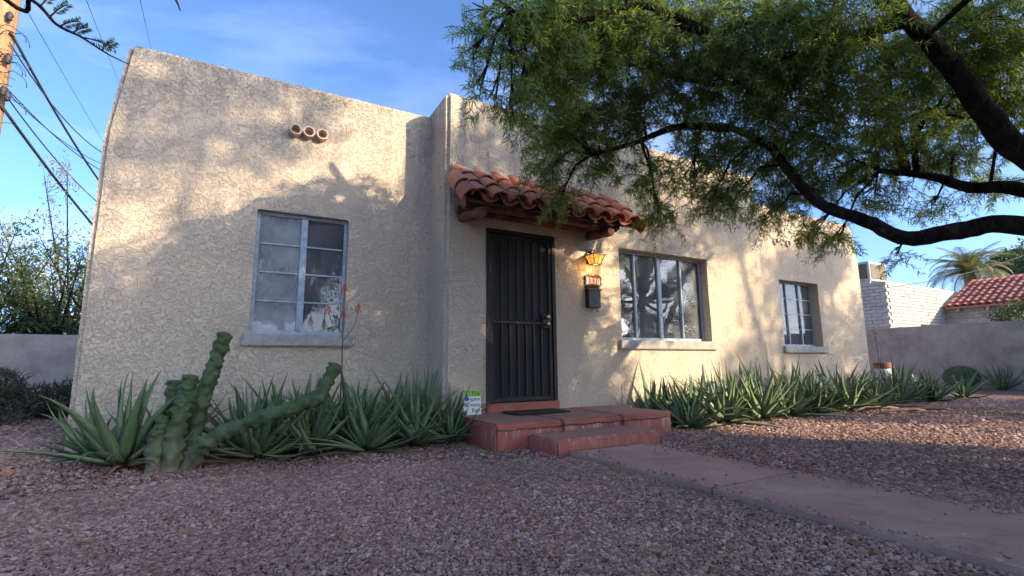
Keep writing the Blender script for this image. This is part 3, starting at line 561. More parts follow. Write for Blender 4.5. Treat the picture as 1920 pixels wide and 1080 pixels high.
def clump_leaves(clumps, per, L, W, mat, name, parent, droop=-.2, shell=.55):
    Cs = []; 
    for c, r, wt in clumps:
        k = int(per*wt); v = sphere_pts(k)*(rng.uniform(shell**3, 1, k)**(1/3))[:, None]*np.array(r)*rng.uniform(.8, 1.12, (k, 1)); Cs.append(np.array(c)+v)
    C = np.concatenate(Cs); D = sphere_pts(len(C)); D[:, 2] += droop; V, F = leaf_cloud(C, D, rng.uniform(.6, 1.2, len(C))*L, rng.uniform(.7, 1.2, len(C))*W)
    return link(name, npmesh(name, V-np.array(parent.location), F, mat), parent, kind='stuff')
def limb(parent, pts, rad, name='limb', n=10, mat='bark', wob=.03):
    P = [Vector(p) for p in pts]; K = 7*(len(P)-1); pp = []; rr = []
    for i in range(K+1):
        t = i/K*(len(P)-1); k = min(int(t), len(P)-2); u = t-k; p0, p1, p2, p3 = P[max(k-1, 0)], P[k], P[k+1], P[min(k+2, len(P)-1)]
        pp.append(.5*((2*p1)+(p2-p0)*u+(2*p0-5*p1+4*p2-p3)*u*u+(3*p1-p0-3*p2+p3)*u**3)+mnoise.noise_vector(Vector((i*.5, p1.x*9, p1.z*7)))*wob*rad[0]*3); rr.append((rad[0]+(rad[1]-rad[0])*i/K)*(1+.12*mnoise.noise(Vector((i*.9, 3, p1.y*5)))))
    MB().tube(pp, rr, n).build(name, MAT[mat], parent, smooth=True, loc=-Vector(parent.location)); return pp
# ================================================================== SUMAC TREE (trunk just right of the frame)
TB = Vector((6.25, .75, 0)); tree = empty('sumac_tree', TB, label='large sumac tree with dark limbs and drooping narrow leaves over the yard', cat='tree')
limb(tree, [TB+Vector((.15, -.1, -.1)), TB+Vector((.05, 0, .6)), TB+Vector((-.02, .03, 1.3)), TB+Vector((-.05, .06, 1.9))], (.30, .21), 'trunk', 16)
LP = []
LP += limb(tree, [TB+Vector((0, 0, 1.35)), atD(1925, 425, 5.6), atD(1800, 432, 5.5), atD(1700, 447, 5.4), atD(1625, 415, 5.2), atD(1545, 385, 5.1), atD(1490, 335, 5.0), atD(1440, 272, 4.9), atD(1370, 240, 4.8)], (.085, .03))
LP += limb(tree, [atD(1370, 240, 4.8), atD(1270, 238, 4.75), atD(1190, 268, 4.75), atD(1110, 290, 4.7)], (.045, .015))
LP += limb(tree, [TB+Vector((-.05, 0, 1.8)), atD(1925, 290, 5.4), atD(1850, 215, 5.1), atD(1780, 120, 4.8), atD(1670, 0, 4.5), atD(1560, -120, 4.2), atD(1350, -200, 3.8)], (.105, .035))
LP += limb(tree, [TB+Vector((-.05, .05, 1.65)), atD(1925, 358, 5.9), atD(1820, 352, 5.9), atD(1740, 330, 5.8), atD(1650, 320, 5.7)], (.075, .025))
LP += limb(tree, [atD(1700, 325, 5.75), atD(1680, 250, 5.6), atD(1665, 150, 5.4), atD(1650, 60, 5.2)], (.045, .02)); LP += limb(tree, [atD(1720, 328, 5.78), atD(1715, 260, 5.7), atD(1750, 215, 5.6), atD(1810, 220, 5.5)], (.03, .014))
LP += limb(tree, [atD(1700, 40, 4.6), atD(1560, 75, 4.4), atD(1500, 40, 4.3), atD(1440, 28, 4.2), atD(1330, 60, 4.0), atD(1230, 30, 3.7)], (.05, .02)); LP += limb(tree, [atD(1330, 60, 4.0), atD(1200, 10, 3.6), atD(1080, 40, 3.4), atD(960, 20, 3.1)], (.03, .012))
LP += limb(tree, [atD(1560, 75, 4.4), atD(1450, 120, 4.4), atD(1350, 160, 4.3), atD(1180, 120, 4.1)], (.03, .012))
LP += limb(tree, [TB+Vector((0, 0, 1.8)), TB+Vector((.9, -.9, 2.9)), TB+Vector((1.8, -1.6, 4.2)), TB+Vector((2.2, -1.8, 5.4))], (.16, .04)); LP += limb(tree, [TB+Vector((0, 0, 1.9)), TB+Vector((-.5, -1.0, 3.2)), TB+Vector((-1.4, -1.6, 4.4)), TB+Vector((-2.2, -1.8, 5.0))], (.15, .04))
LP += limb(tree, [atD(1670, 0, 4.5), atD(1700, -150, 4.8), atD(1600, -330, 4.8)], (.09, .03)); LP += limb(tree, [TB+Vector((.1, .1, 1.7)), TB+Vector((1.3, .7, 2.9)), TB+Vector((2.4, 1.2, 3.8))], (.12, .03))
vis = [(905,35,3.15,.17),(885,110,3.15,.10),(900,170,3.2,.08),(960,215,3.4,.10),(930,185,3.3,.09),(1020,250,4.3,.2),(1150,20,3.7,.3),(985,10,3.2,.26),(955,85,3.2,.16),(1000,90,3.4,.26),(985,165,3.3,.15),(1040,150,3.6,.28),(1060,40,3.5,.36),(1100,60,3.8,.46),(1080,160,4.1,.46),(1180,40,4,.46),(1180,140,4.2,.46),(1280,60,4.1,.46),(1280,150,4.4,.4),(1370,60,4.3,.46),(1380,160,4.6,.46),(1470,80,4.4,.46),(1480,180,4.7,.46),(1570,120,4.8,.46),(1580,220,5,.42),(1560,30,4.3,.46),(1680,130,5.3,.4),(1700,235,5.5,.36),(1780,70,5.6,.46),(1800,180,6,.42),(1875,130,6,.46),(1890,230,6.3,.36),(1880,30,5.5,.5),
(1060,235,4.7,.36),(1035,310,4.9,.26),(1050,370,4.95,.17),(1130,225,4.6,.36),(1120,300,4.9,.22),(1200,235,4.8,.24),(1290,240,5.0,.24),(1225,330,5.0,.26),(1235,400,5.1,.2),(1300,330,5.2,.26),(1345,285,5.2,.3),(1425,280,5.3,.34),(1390,360,5.5,.26),(1480,295,5.5,.34),(1455,400,5.7,.24),(1530,435,5.9,.2),(1560,320,5.7,.3),(1620,290,5.9,.32),(1640,370,6,.22),(1730,290,6.3,.26),(1790,300,6.5,.24),(1850,350,6.8,.2),(1750,385,6.8,.16),(1570,455,6.0,.12),(1680,480,6.2,.10),(1500,350,5.6,.25),(1330,380,5.4,.2)]
clumps = [(np.array(atD(x, y, d)), r) for x, y, d, r in vis]
k = 0
while k < 46:                                     # the rest of the crown, above and right of the view
    v = sphere_pts(1)[0]*rng.uniform(.55, 1)*np.array([4.0, 3.2, 2.2]); c = np.array([5.7, .3, 4.9])+v
    if c[2] < 2.9: continue
    X, Y, Z = topx(c)
    if Z > 0 and -200 < X < 2250 and Y > -330: continue
    dY = WY-c[1]; sx = c[0]-dY*math.tan(R(34)); sz = c[2]-dY/math.cos(R(34))*math.tan(SUN_EL)
    if -2.2 < sx < 2.3 and 1.3 < sz < 5: continue       # gap that lets the sun reach the upper left wall
    if 1.8 < sx < 4.8 and .3 < sz < 2.6 and rng.random() < .7: continue
    clumps.append((c, rng.uniform(.5, .75))); k += 1
LPn = np.array([tuple(p) for p in LP]); bt = MB()
for c, r in clumps:
    i = np.argmin(np.linalg.norm(LPn-c, axis=1)); p = Vector(LPn[i]); q = Vector(c); mid = p.lerp(q, .5)+Vector((0, 0, .12)); bt.tube([p, p.lerp(mid, .6), mid, mid.lerp(q, .6), q], [.016, .013, .011, .009, .005], 5)
    for _ in range(5):
        e = q+Vector(sphere_pts(1)[0])*r*.8; bt.tube([mid.lerp(q, .5), q.lerp(e, .4)+Vector((0, 0, .05)), e], [.006, .005, .003], 4)
bt.build('branchlets', MAT['bark'], tree, loc=-TB, kind='stuff')
TW = []
for s_ in range(10):                              # drooping twig templates: leaf bases, directions
    r = np.random.default_rng(s_); L = r.uniform(.28, .5); nn = int(L/.022); P = []; D = []; p = np.zeros(3); d = np.array([.75, r.uniform(-.2, .2), .25]); st = [p.copy()]
    for i in range(nn):
        d = d+np.array([r.normal(0, .10), r.normal(0, .12), -.085]); d /= np.linalg.norm(d); p = p+d*.022; st.append(p.copy())
        az = i*2.4+r.uniform(-.4, .4); o = np.array([math.cos(az), math.sin(az), 0.]); o = o-d*(o@d); o /= np.linalg.norm(o)+1e-6; side = np.cross(d, o)
        for q in (-.55, 0, .55): P.append(p); dd = d*.55+o*.75+side*q+np.array([0, 0, -.35]); D.append(dd/np.linalg.norm(dd))
    TW.append((np.array(P), np.array(D), np.array(st)))
CP, CD, TV = [], [], MB()
for c, r in clumps:
    X, Y, Z = topx(c); inv_ = Z > 0 and -60 < X < 1980 and -120 < Y; nt = int((104 if inv_ else 62)*(r/.4)**2)
    for _ in range(nt):
        P, D, st = TW[rng.integers(10)]; a = rng.uniform(0, 6.28); ca, sa = math.cos(a), math.sin(a); Rm = np.array([[ca, -sa, 0], [sa, ca, 0], [0, 0, 1]])
        v = sphere_pts(1)[0]*rng.uniform(.15, 1.)**.5*r; s_ = rng.uniform(.7, 1.1); b = c+v*np.array([1.1, 1.1, .8])-Rm@np.array([.12, 0, .0])
        P2 = (P*s_)@Rm.T+b
        if inv_: 
            ok = P2[:, 1] < BY-.06
            if not ok.all() and P2[:, 2].min() < HT+.1: continue
        CP.append(P2); CD.append(D@Rm.T)
        if inv_:
            q = (st[::3]*s_)@Rm.T+b; TV.tube([tuple(z) for z in q], .0022, 3, False)
CP = np.concatenate(CP); CD = np.concatenate(CD); n_ = len(CP); print('sumac leaves', n_)
V, F = leaf_cloud(CP, CD+rng.normal(0, .12, CD.shape), rng.uniform(.045, .095, n_), rng.uniform(.0058, .0092, n_))
link('crown', npmesh('crown', V-np.array(TB), F, MAT['sumac']), tree, kind='stuff'); TV.build('twigs', MAT['bark'], tree, loc=-TB, kind='stuff')
# ================================================================== TREES OUTSIDE THE FRAME (they shade the yard or fill window reflections)
def simple_tree(name, base, label, cat, crown, per, L, W, mat, trunk_r=.12, group=None, trunks=1, barkm='bark', droop=-.2, shell=.55):
    b = Vector(base); t = empty(name, b, label=label, cat=cat, group=group)
    cs = [(np.array(base)+np.array(c), np.array(r), w_) for c, r, w_ in crown]
    for i in range(trunks):
        c = cs[i % len(cs)][0]; limb(t, [b+Vector((.1*i, 0, -.05)), b.lerp(Vector(c), .4)+Vector((rnd.uniform(-.15, .15), rnd.uniform(-.15, .15), .1)), Vector(c)], (trunk_r, trunk_r*.4), 'trunk', 8, barkm)
    for c, r, w_ in cs[1:]:
        limb(t, [b.lerp(Vector(cs[0][0]), .55), b.lerp(Vector(c), .75), Vector(c)], (trunk_r*.45, trunk_r*.12), 'limb', 6, barkm)
    clump_leaves(cs, per, L, W, mat, 'crown', t, droop, shell); return t
for i, (x, y, h, w_) in enumerate(((4.2, -5.6, 4.4, 1.5), (6.9, -5.2, 4.7, 1.6), (9.4, -5.6, 4.3, 1.5))):
    cr_ = [((0, 0, h*.5), (w_, 1.5, h*.5), 1.)]+[((rnd.uniform(-1, 1)*w_*.7, rnd.uniform(-.8, .8), rnd.uniform(.25, .92)*h), (.8, .8, .65), .16) for _ in range(9)]
    simple_tree('oleander_shrub', (x, y, 0), 'tall dense green oleander shrub near the street, %s from the left' % ORD[i], 'shrub', cr_, 3000, .19, .045, MAT['oleander'], .08, 'street hedge shrubs', 3, shell=.2)
cr_ = [((-.6, 0, 3.1), (1.0, .9, .7), .8), ((.7, .2, 3.5), (1., .9, .8), 1.), ((0, -.3, 4.3), (1.1, 1, .7), 1.), ((-1.1, .5, 2.5), (.6, .6, .5), .4), ((1.3, -.4, 2.7), (.6, .6, .5), .4)]
simple_tree('olive_tree', (15.6, -1.6, 0), 'slender multi-trunk olive tree in the right side yard', 'tree', cr_, 2600, .11, .026, MAT['farleaf'], .08, None, 3)
cr_ = [((0, 0, 7.2), (2.2, 2.0, 1.6), .6)]+[((rnd.uniform(-3.2, 3.2), rnd.uniform(-1.8, 1.8), rnd.uniform(3.6, 9.4)), (.75, .75, .55), .11) for _ in range(20)]
simple_tree('ash_tree', (18.5, -8.5, 0), 'tall airy ash tree near the street to the right', 'tree', cr_, 6500, .17, .06, MAT['farleaf'], .2, None, 2, shell=.1)
for i, (x, y, h, w_) in enumerate(((10.7, -11.0, 10.9, 3.5), (1.5, -13.5, 9.0, 3.4))):
    cr_ = [((0, 0, h*.62), (w_, w_, h*.26), 1.)]+[((rnd.uniform(-1, 1)*w_*.85, rnd.uniform(-1, 1)*w_*.85, h*rnd.uniform(.38, .86)), (1.3, 1.3, .9), .2) for _ in range(16)]
    simple_tree('street_tree', (x, y, 0), ('broad leafy street tree shading the left wall', 'broad leafy street tree behind the viewer to the left')[i], 'tree', cr_, 5200, .24, .085, MAT['farleaf'], .22, 'street trees', 2, shell=.15)
for i, x in enumerate((13.5, 17.5, 21.5, 26, 30)):  # unseen shrub row added to block the bright horizon in window reflections
    simple_tree('oleander_shrub', (x, -15.5+rnd.uniform(-.6, .6), 0), 'bushy oleander added across the street, %s from the left' % ORD[i], 'shrub', [((0, 0, 2.3), (2.3, 1.5, 2.3), 1.)]+[((rnd.uniform(-1.6, 1.6), rnd.uniform(-.8, .8), rnd.uniform(1.5, 4.6)), (.9, .9, .7), .2) for _ in range(6)], 2200, .26, .09, MAT['oleander'], .08, 'oleanders added across the street', 3, shell=.2)
# mesquite reaching in at the top left
MBs = Vector((-3.6, .3, 0)); mq = empty('mesquite_tree', MBs, label='mesquite tree at far left reaching a thin feathery branch into the sky', cat='tree')
limb(mq, [MBs+Vector((0, 0, -.05)), MBs+Vector((.1, .2, 1.4)), MBs+Vector((.4, .7, 2.6)), MBs+Vector((1.0, 1.5, 3.6))], (.16, .06), 'trunk')
a_ = [MBs+Vector((1.0, 1.5, 3.6)), atD(-60, -60, 3.2), atD(60, 0, 3.1), atD(105, 45, 3.05), atD(150, 68, 3.0), atD(200, 100, 2.95), atD(240, 120, 2.9)]; limb(mq, a_, (.013, .002), 'limb', 6)
sp = [(75, 12, 110, -18), (110, 50, 150, 40), (135, 62, 165, 52), (155, 70, 215, 92), (190, 95, 214, 78), (95, 30, 128, 8)]; C_, D_ = [], []
for x0, y0, x1, y1 in sp:
    p, q = atD(x0, y0, 3.03), atD(x1, y1, 3.0); limb(mq, [p, p.lerp(q, .5)+Vector((0, 0, .01)), q], (.004, .002), 'twig', 4)
    for t in np.linspace(.25, 1, 15):
        b = p.lerp(q, t); dd = (q-p).normalized(); ax = dd.orthogonal()
        for sgn in (-1, 1): C_.append(tuple(b)); D_.append(tuple(dd*.5+sgn*Vector((-dd.z, 0, dd.x))+ax*rnd.uniform(-.3, .3)))
limb(mq, [MBs+Vector((1.0, 1.5, 3.6)), atD(150, -160, 2.9), atD(300, -60, 2.8), atD(330, 0, 2.78), atD(338, 20, 2.77)], (.012, .003), 'limb', 6)
for _ in range(1500): v = sphere_pts(1)[0]*np.array([1.3, 1.1, .6]); C_.append(tuple(np.array(MBs)+np.array([-.4, -.2, 4.0])+v)); D_.append(tuple(sphere_pts(1)[0]))
V, F = leaf_cloud(np.array(C_), np.array(D_), np.full(len(C_), .03), np.full(len(C_), .008)); link('crown', npmesh('crown', V-np.array(MBs), F, MAT['mesq']), mq, kind='stuff')
# ================================================================== LEFT BACKGROUND
gl = MB().box(-14, -1.9, 12.0, 12.25, -.1, 1.38).build('garden_wall', MAT['stucco_grey'], bevel=.03, label='low grey stained stucco wall left of the house', cat='wall')
for i, (x, y, s_) in enumerate(((-3.0, 8.6, 1.), (-2.2, 9.6, .8), (-4.3, 9.6, 1.2))):
    simple_tree('garden_shrub', (x, y, 0), ('low dull green shrub nearest the left house corner', 'small dry shrub before the left wall, close to the house', 'wide dull shrub at the left frame edge')[i], 'shrub', [((0, 0, .32*s_), (.75*s_, .6*s_, .36*s_), 1.), ((.3, .1, .5*s_), (.35, .35, .25), .4)], 2600, .14, .018, MAT['shrubleaf'], .02, 'shrubs before the left wall', 2, droop=.5)
def bare_tree(base, h, label, leafm, per, spread, seed, leafy=1.):
    r = random.Random(seed); b = Vector(base); t = empty('desert_tree', b, label=label, cat='tree'); limb(t, [b, b+Vector((.1, 0, h*.2)), b+Vector((0, 0, h*.35))], (.14, .09), 'trunk', 8, 'bark'); C = []; tw = MB()
    for i in range(16):
        a = r.uniform(0, 6.28); sp_ = r.uniform(.25, 1)*spread; e = b+Vector((math.cos(a)*sp_, math.sin(a)*sp_, h*r.uniform(.35, 1.))); p = b+Vector((0, 0, h*r.uniform(.12, .34))); mid = p.lerp(e, .5)+Vector((0, 0, -.1*h*r.random()))
        P = limb(t, [p, mid, e], (.045, .008), 'limb', 5, 'bark')
        for _ in range(22):
            s0 = r.choice(P[4:]); d = Vector((r.gauss(0, .5), r.gauss(0, .5), r.uniform(.1, 1))).normalized()*r.uniform(.3, .8); m1 = s0+d*.5+Vector((r.gauss(0, .05), 0, 0)); tw.tube([s0, m1, s0+d], [.007, .005, .003], 3, False); C += [tuple(s0+d*r.uniform(.2, 1)+Vector((r.gauss(0, .08), r.gauss(0, .08), r.gauss(0, .08)))) for _ in range(int(per))]
    tw.build('twigs', MAT['bark'] if leafy > .5 else MAT['stalk'], t, loc=-b, kind='stuff'); C = np.array(C); V, F = leaf_cloud(C, sphere_pts(len(C)), rng.uniform(.07, .15, len(C)), np.full(len(C), .04)); link('crown', npmesh('crown', V-np.array(b), F, leafm), t, kind='stuff')
bare_tree((-4.4, 19, 0), 6.6, 'bare twiggy tree with yellowish foliage behind the left wall', MAT['paleleaf'], 14, 2.6, 3, .3); bare_tree((-2.9, 16.5, 0), 4.4, 'green bushy tree behind the left wall beside the house', MAT['farleaf'], 13, 2.4, 5); bare_tree((-3.9, 15.2, 0), 3.3, 'low dense green tree just behind the left wall', MAT['farleaf'], 12, 2.0, 11); bare_tree((-5.6, 16.2, 0), 3.9, 'green bushy tree behind the left wall at the frame edge', MAT['farleaf'], 12, 2.2, 8)
# utility pole and its wires
pp = atD(-8, 90, 15.5); up_ = empty('utility_pole', (pp.x, pp.y, 0), label='tall brown wooden utility pole with black wires at the left edge', cat='utility pole')
MB().tube([(0, 0, -.2), (0, 0, 5), (0, 0, 10.5), (0, 0, 14)], [.30, .29, .27, .24], 16).build('pole', MAT['pole'], up_, smooth=True)
def wire(p0, p1, r, sag=.15, mid=None):
    P = [];
    for i in range(15):
        t = i/14; P.append(p0.lerp(p1, t)-Vector((0, 0, sag*4*t*(1-t)))-Vector(up_.location))
    MB().tube(P, r, 5).build('wire', MAT['wire'], up_, smooth=True)
def wpx(x0, y0, x1, y1, r, d0=15.2, d1=20, sag=.12):
    a, b = atD(x0, y0, d0), atD(x1, y1, d1); wire(a, a+(b-a)*1.35, r, sag)
wpx(0, 195, 170, 412, .035, sag=.1); wpx(20, 60, 181, 322, .03, sag=.2); wpx(8, 175, 178, 363, .016, sag=.25); wpx(12, 165, 184, 305, .014, sag=.25); wpx(10, 170, 186, 292, .011, sag=.3); wpx(18, 80, 189, 262, .016, sag=.5)
wpx(45, 10, 188, 255, .008, 15.2, 30, .05); wpx(160, -5, 218, 140, .008, 14, 30, .05); wpx(262, -5, 282, 82, .008, 14, 30, .05)
for (x, y) in ((18, 30), (15, 110), (6, 170), (14, 180)):
    q = atD(x, y, 15.15)-Vector(up_.location); MB().lathe([(.03, -.12), (.06, -.08), (.05, -.03), (.075, .02), (.05, .07), (.03, .1)], q, 10).build('insulator', MAT['wire'], up_, smooth=True)
for i in range(7):
    q = atD(14+rnd.uniform(-6, 14), 150+rnd.uniform(-100, 70), 15.1)-Vector(up_.location); MB().tube([q+Vector((.28*math.cos(t), .0, .32*math.sin(t)*rnd.uniform(.8, 1.1))) for t in np.linspace(0, 5, 14)], .010, 4).build('wire_loop', MAT['wire'], up_, smooth=True)
# ================================================================== RIGHT BACKGROUND
MB().box(17.6, 17.85, -9, 22, -.1, 1.76).build('garden_wall', MAT['stucco_grey'], bevel=.03, label='long grey stucco boundary wall right of the house', cat='wall')
nb = empty('neighbour_house', (27, 11, 0), label='white painted block house with red tile roofed wing beyond the right wall', cat='house')
def NB(o): o.parent = nb; o.matrix_parent_inverse = Matrix.Translation((-27, -11, 0)); return o
NX, NY, WX = 23.9, 10.2, 29.4; ztn = 4.12
NB(MB().box(NX+.02, 36, NY+.02, 19, -.1, ztn-.02).build('wall', MAT['mortar'])); NB(MB().box(WX+.02, 37, -1, NY+.02, -.1, 3.28).build('wall', MAT['mortar']))
bx_ = MB().box(0, .39, 0, .06, 0, .138).mesh('block', MAT['block'], bevel=.012, seg=1); by_ = MB().box(0, .06, 0, .39, 0, .138).mesh('block', MAT['block'], bevel=.012, seg=1)
for k in range(13):
    z = ztn-.15*(k+1); of = .2*(k % 2)
    for i in range(13): NB(link('block', bx_, loc=(NX+of*.999+i*.4+.005, NY-.025+rnd.uniform(-.006, .006), z)))
    for i in range(6): NB(link('block', by_, loc=(NX-.025+rnd.uniform(-.006, .006), NY+.04+of+i*.4, z)))
for k in range(4):
    z = 3.26-.15*(k+1)
    for i in range(12): NB(link('block', by_, loc=(WX-.02, NY-.4*(i+1)-.2*(k % 2), z)))
rs = R(24); tm = barrel(.46, .135, .11); tm = tm.copy(); tm.materials.clear(); tm.materials.append(MAT['tile_far'])
NB(MB().add([(WX-.35, -1, 3.12), (WX-.35, NY-.1, 3.12), (WX+3.3, NY-.1, 4.75), (WX+3.3, -1, 4.75), (WX-.35, -1, 3.2), (WX-.35, NY-.1, 3.2), (WX+3.3, NY-.1, 4.83), (WX+3.3, -1, 4.83)], [(0, 1, 2, 3), (7, 6, 5, 4), (0, 4, 5, 1), (3, 2, 6, 7), (0, 3, 7, 4), (1, 5, 6, 2)]).build('roof', MAT['tile_far']))
for row in range(9):
    for i in range(28):
        s_ = row*.40-.05; NB(link('roof_tile', tm, loc=(WX-.35+s_*math.cos(rs), NY-.25-i*.285, 3.22+s_*math.sin(rs)+.012*(row % 2)), rot=(rs-.03, 0, R(-90))))
for i in range(7): NB(MB().box(WX-.3, WX, NY-.6-i*1.05, NY-.5-i*1.05, 2.99, 3.11).build('rafter_end', MAT['block']))
q = atX(1712, 598, NX+.0); NB(MB().box(26.6, 27.35, NY-.04, NY+.1, 1.9, 2.35).build('vent_opening', MAT['room'], None))
ac = empty('rooftop_cooler', (24.6, 11.3, ztn-.02), label='boxy evaporative cooler on the white neighbour roof', cat='cooler')
MB().box(-.75, .75, -.6, .6, .12, .98).build('cabinet', MAT['ac'], ac, bevel=.02); MB().box(-.65, .65, -.615, -.601, .22, .88).build('louvre_panel', MAT['stalk'], ac); MB().box(-.765, -.751, -.5, .5, .22, .88).build('louvre_panel', MAT['stalk'], ac)
for sx in (-.7, .62): MB().box(sx, sx+.08, -.55, .55, 0, .12).build('foot', MAT['ac'], ac)
# palm
pb = atD(1815, 500, 36); palm = empty('palm_tree', (pb.x, pb.y, 0), label='pale feathery palm tree behind the red tile roof', cat='palm'); pz = 5.4
MB().tube([(0, 0, -.1), (.05, 0, 2), (0, 0, pz-.2), (0, 0, pz+.1)], [.34, .28, .25, .2], 12).build('trunk', MAT['bark'], palm, smooth=True)
def frond(L, drop, seed):
    r = random.Random(seed); mb = MB(); P = []; p = Vector((0, 0, 0)); ang = R(62)
    for i in range(13): P.append(p.copy()); p += Vector((math.cos(ang), 0, math.sin(ang)))*L/12; ang -= R(drop)/12
    mb.tube(P, [.03-.024*i/12 for i in range(13)], 4)
    for i in range(1, 13):
        for k in range(3):
            b = P[i-1].lerp(P[i], k/3); ll = L*.24*math.sin(math.pi*(.15+.8*(i/13)))*r.uniform(.8, 1.1); d = (P[i]-P[i-1]).normalized()
            for sg_ in (-1, 1):
                e = b+(d*.7+Vector((0, sg_*.75, -.25))).normalized()*ll; w_ = d*.022; mb.add([b-w_, b+w_, e+w_*.3, e-w_*.3], [(0, 1, 2, 3)])
    return mb.mesh('frond', MAT['frond'])
FR = [frond(2.3, 95, 1), frond(2.5, 120, 2), frond(2.2, 70, 3), frond(2.4, 150, 4)]
for i in range(44):
    t = i/44; link('frond', FR[0 if t > .6 else (2 if t > .35 else (1 if t > .15 else 3))] if False else rnd.choice(FR), palm, (0, 0, pz), (0, R(-32+88*(1-t)), i*2.4))
for i, (x, y, d, h, w_) in enumerate(((1935, 470, 48, 8.2, 3.0), (2020, 480, 42, 8, 3.5))):
    b = atD(x, y, d); simple_tree('broadleaf_tree', (b.x, b.y, 0), ('dark green bushy tree right of the palm, behind the tile roof', 'dense green tree at the right frame edge behind the roof')[i], 'tree', [((0, 0, h*.72), (w_, w_, h*.3), 1.)]+[((rnd.uniform(-1, 1)*w_*.8, rnd.uniform(-1, 1)*w_*.8, h*rnd.uniform(.5, .95)), (1.2, 1.2, .9), .2) for _ in range(10)], 5000, .32, .12, MAT['farleaf'], .25)
b = atD(1915, 575, 21.5); simple_tree('yard_shrub', (b.x, b.y, 0), 'green leafy shrub rising behind the right boundary wall', 'shrub', [((0, 0, 2.0), (.8, .8, .6), 1.), ((.3, -.5, 2.4), (.5, .5, .4), .4)], 1800, .12, .045, MAT['farleaf'], .05)
sw = empty('service_wire', tuple(atD(1730, 521, 24)), label='thin overhead service wire crossing the sky right of the house', cat='wire'); a, b = atD(1590, 545, 20), atD(1960, 462, 30); MB().tube([a.lerp(b, i/12)-Vector((0, 0, .35*4*(i/12)*(1-i/12)))-Vector(sw.location) for i in range(13)], .012, 5).build('cable', MAT['wire'], sw)
# plants by the right wall
def spiky(name, p, n_, L, wd, label, cat, seed, mat='aloe'):
    r = random.Random(seed); a = empty(name, p, label=label, cat=cat)
    for i in range(n_):
        t = i/n_; inc = 85-60*t; key = min(LEAF, key=lambda q: abs(q-inc)); o = link('leaf', LEAF[key][0], a); az = i*2.4; o.location = (.03*math.cos(az), .03*math.sin(az), 0); o.rotation_euler = (0, R(key-inc), az); o.scale = (L/.55, wd/.06, L/.55)
spiky('agave', tuple(atZ(1758, 722, 0)), 22, .62, .085, 'grey green agave with broad upright leaves before the right wall', 'agave', 1)
p = atZ(1880, 730, 0); spiky('agave', (p.x, p.y, 0), 16, .72, .06, 'dark narrow-leaved agave against the right wall near the frame edge', 'agave', 2); p = atZ(1846, 727, 0); spiky('agave', (p.x, p.y, 0), 16, .4, .05, 'small dark agave between the round cactus and the narrow agave', 'agave', 3)
p = atZ(1806, 727, 0); bc = empty('barrel_cactus', (p.x, p.y, 0), label='round ribbed barrel cactus before the right wall', cat='cactus'); bc.scale = (.75, .75, .75); V = []; n_ = 44; 
for i in range(13):
    ph = -.9+ (math.pi/2+.9)*i/12
    for k in range(n_): rr = .52*math.cos(ph)*(1+.06*(1 if k % 2 else -1))+.002; V.append((rr*math.cos(2*math.pi*k/n_), rr*math.sin(2*math.pi*k/n_), .36+.44*math.sin(ph)))
MB().add(V, [(i*n_+k, i*n_+(k+1) % n_, (i+1)*n_+(k+1) % n_, (i+1)*n_+k) for i in range(12) for k in range(n_)]).build('body', MAT['cactus'], bc)
p = atD(1655, 690, 14.2); pot = empty('planter_pot', (p.x, p.y, 0), label='pale glazed planter pot with terracotta rim past the house corner', cat='pot'); pot.scale = (.6, .6, .92)
MB().lathe([(.16, 0), (.19, .02), (.25, .5), (.26, .66), (.24, .66), (.22, .6)], n=20).build('body', MAT['glaze'], pot, smooth=True); MB().lathe([(.275, .64), (.3, .66), (.3, .76), (.285, .78), (.24, .78), (.23, .7)], n=20).build('rim', MAT['terracotta'], pot)
for i, (x, y) in enumerate(((1640, 768), (1700, 762), (1690, 772), (1745, 768))):
    a = atZ(x-40, y+2, .03); b = atZ(x+45, y-3+4*(i % 2), .05); MB().tube([a, a.lerp(b, .35)+Vector((0, .05, .02)), a.lerp(b, .7)+Vector((0, -.03, .03)), b], [.018, .028, .022, .006], 6).build('dead_leaf', MAT['deadleaf'], smooth=True, label='brown dried aloe leaf on the gravel, %s from the porch' % ORD[i], cat='dead leaf', group='dried leaves on the gravel')
for i, (x, y) in enumerate(((1622, 768), (1840, 775), (1905, 778), (1822, 735))):
    p = atZ(x, y, 0); t = empty('weed', (p.x, p.y, 0), label=('dry weed tuft at the right bed edge', 'bright small weed in the sunlit gravel', 'bright weed patch at the right frame edge', 'pale weed before the barrel cactus')[i], cat='weed')
    C = np.array([[p.x, p.y, .0]])+rng.normal(0, .05+.10*(i in (1, 2)), (90, 3))*np.array([1, 1, .0]); D = sphere_pts(90)*.9+np.array([0, 0, 1.]); V, F = leaf_cloud(C, D, rng.uniform(.02, .22 if i in (0, 3) else .05, 90), np.full(90, .012)); link('foliage', npmesh('foliage', V-np.array(t.location), F, MAT['paleleaf'] if i in (0, 3) else MAT['farleaf']), t, kind='stuff')
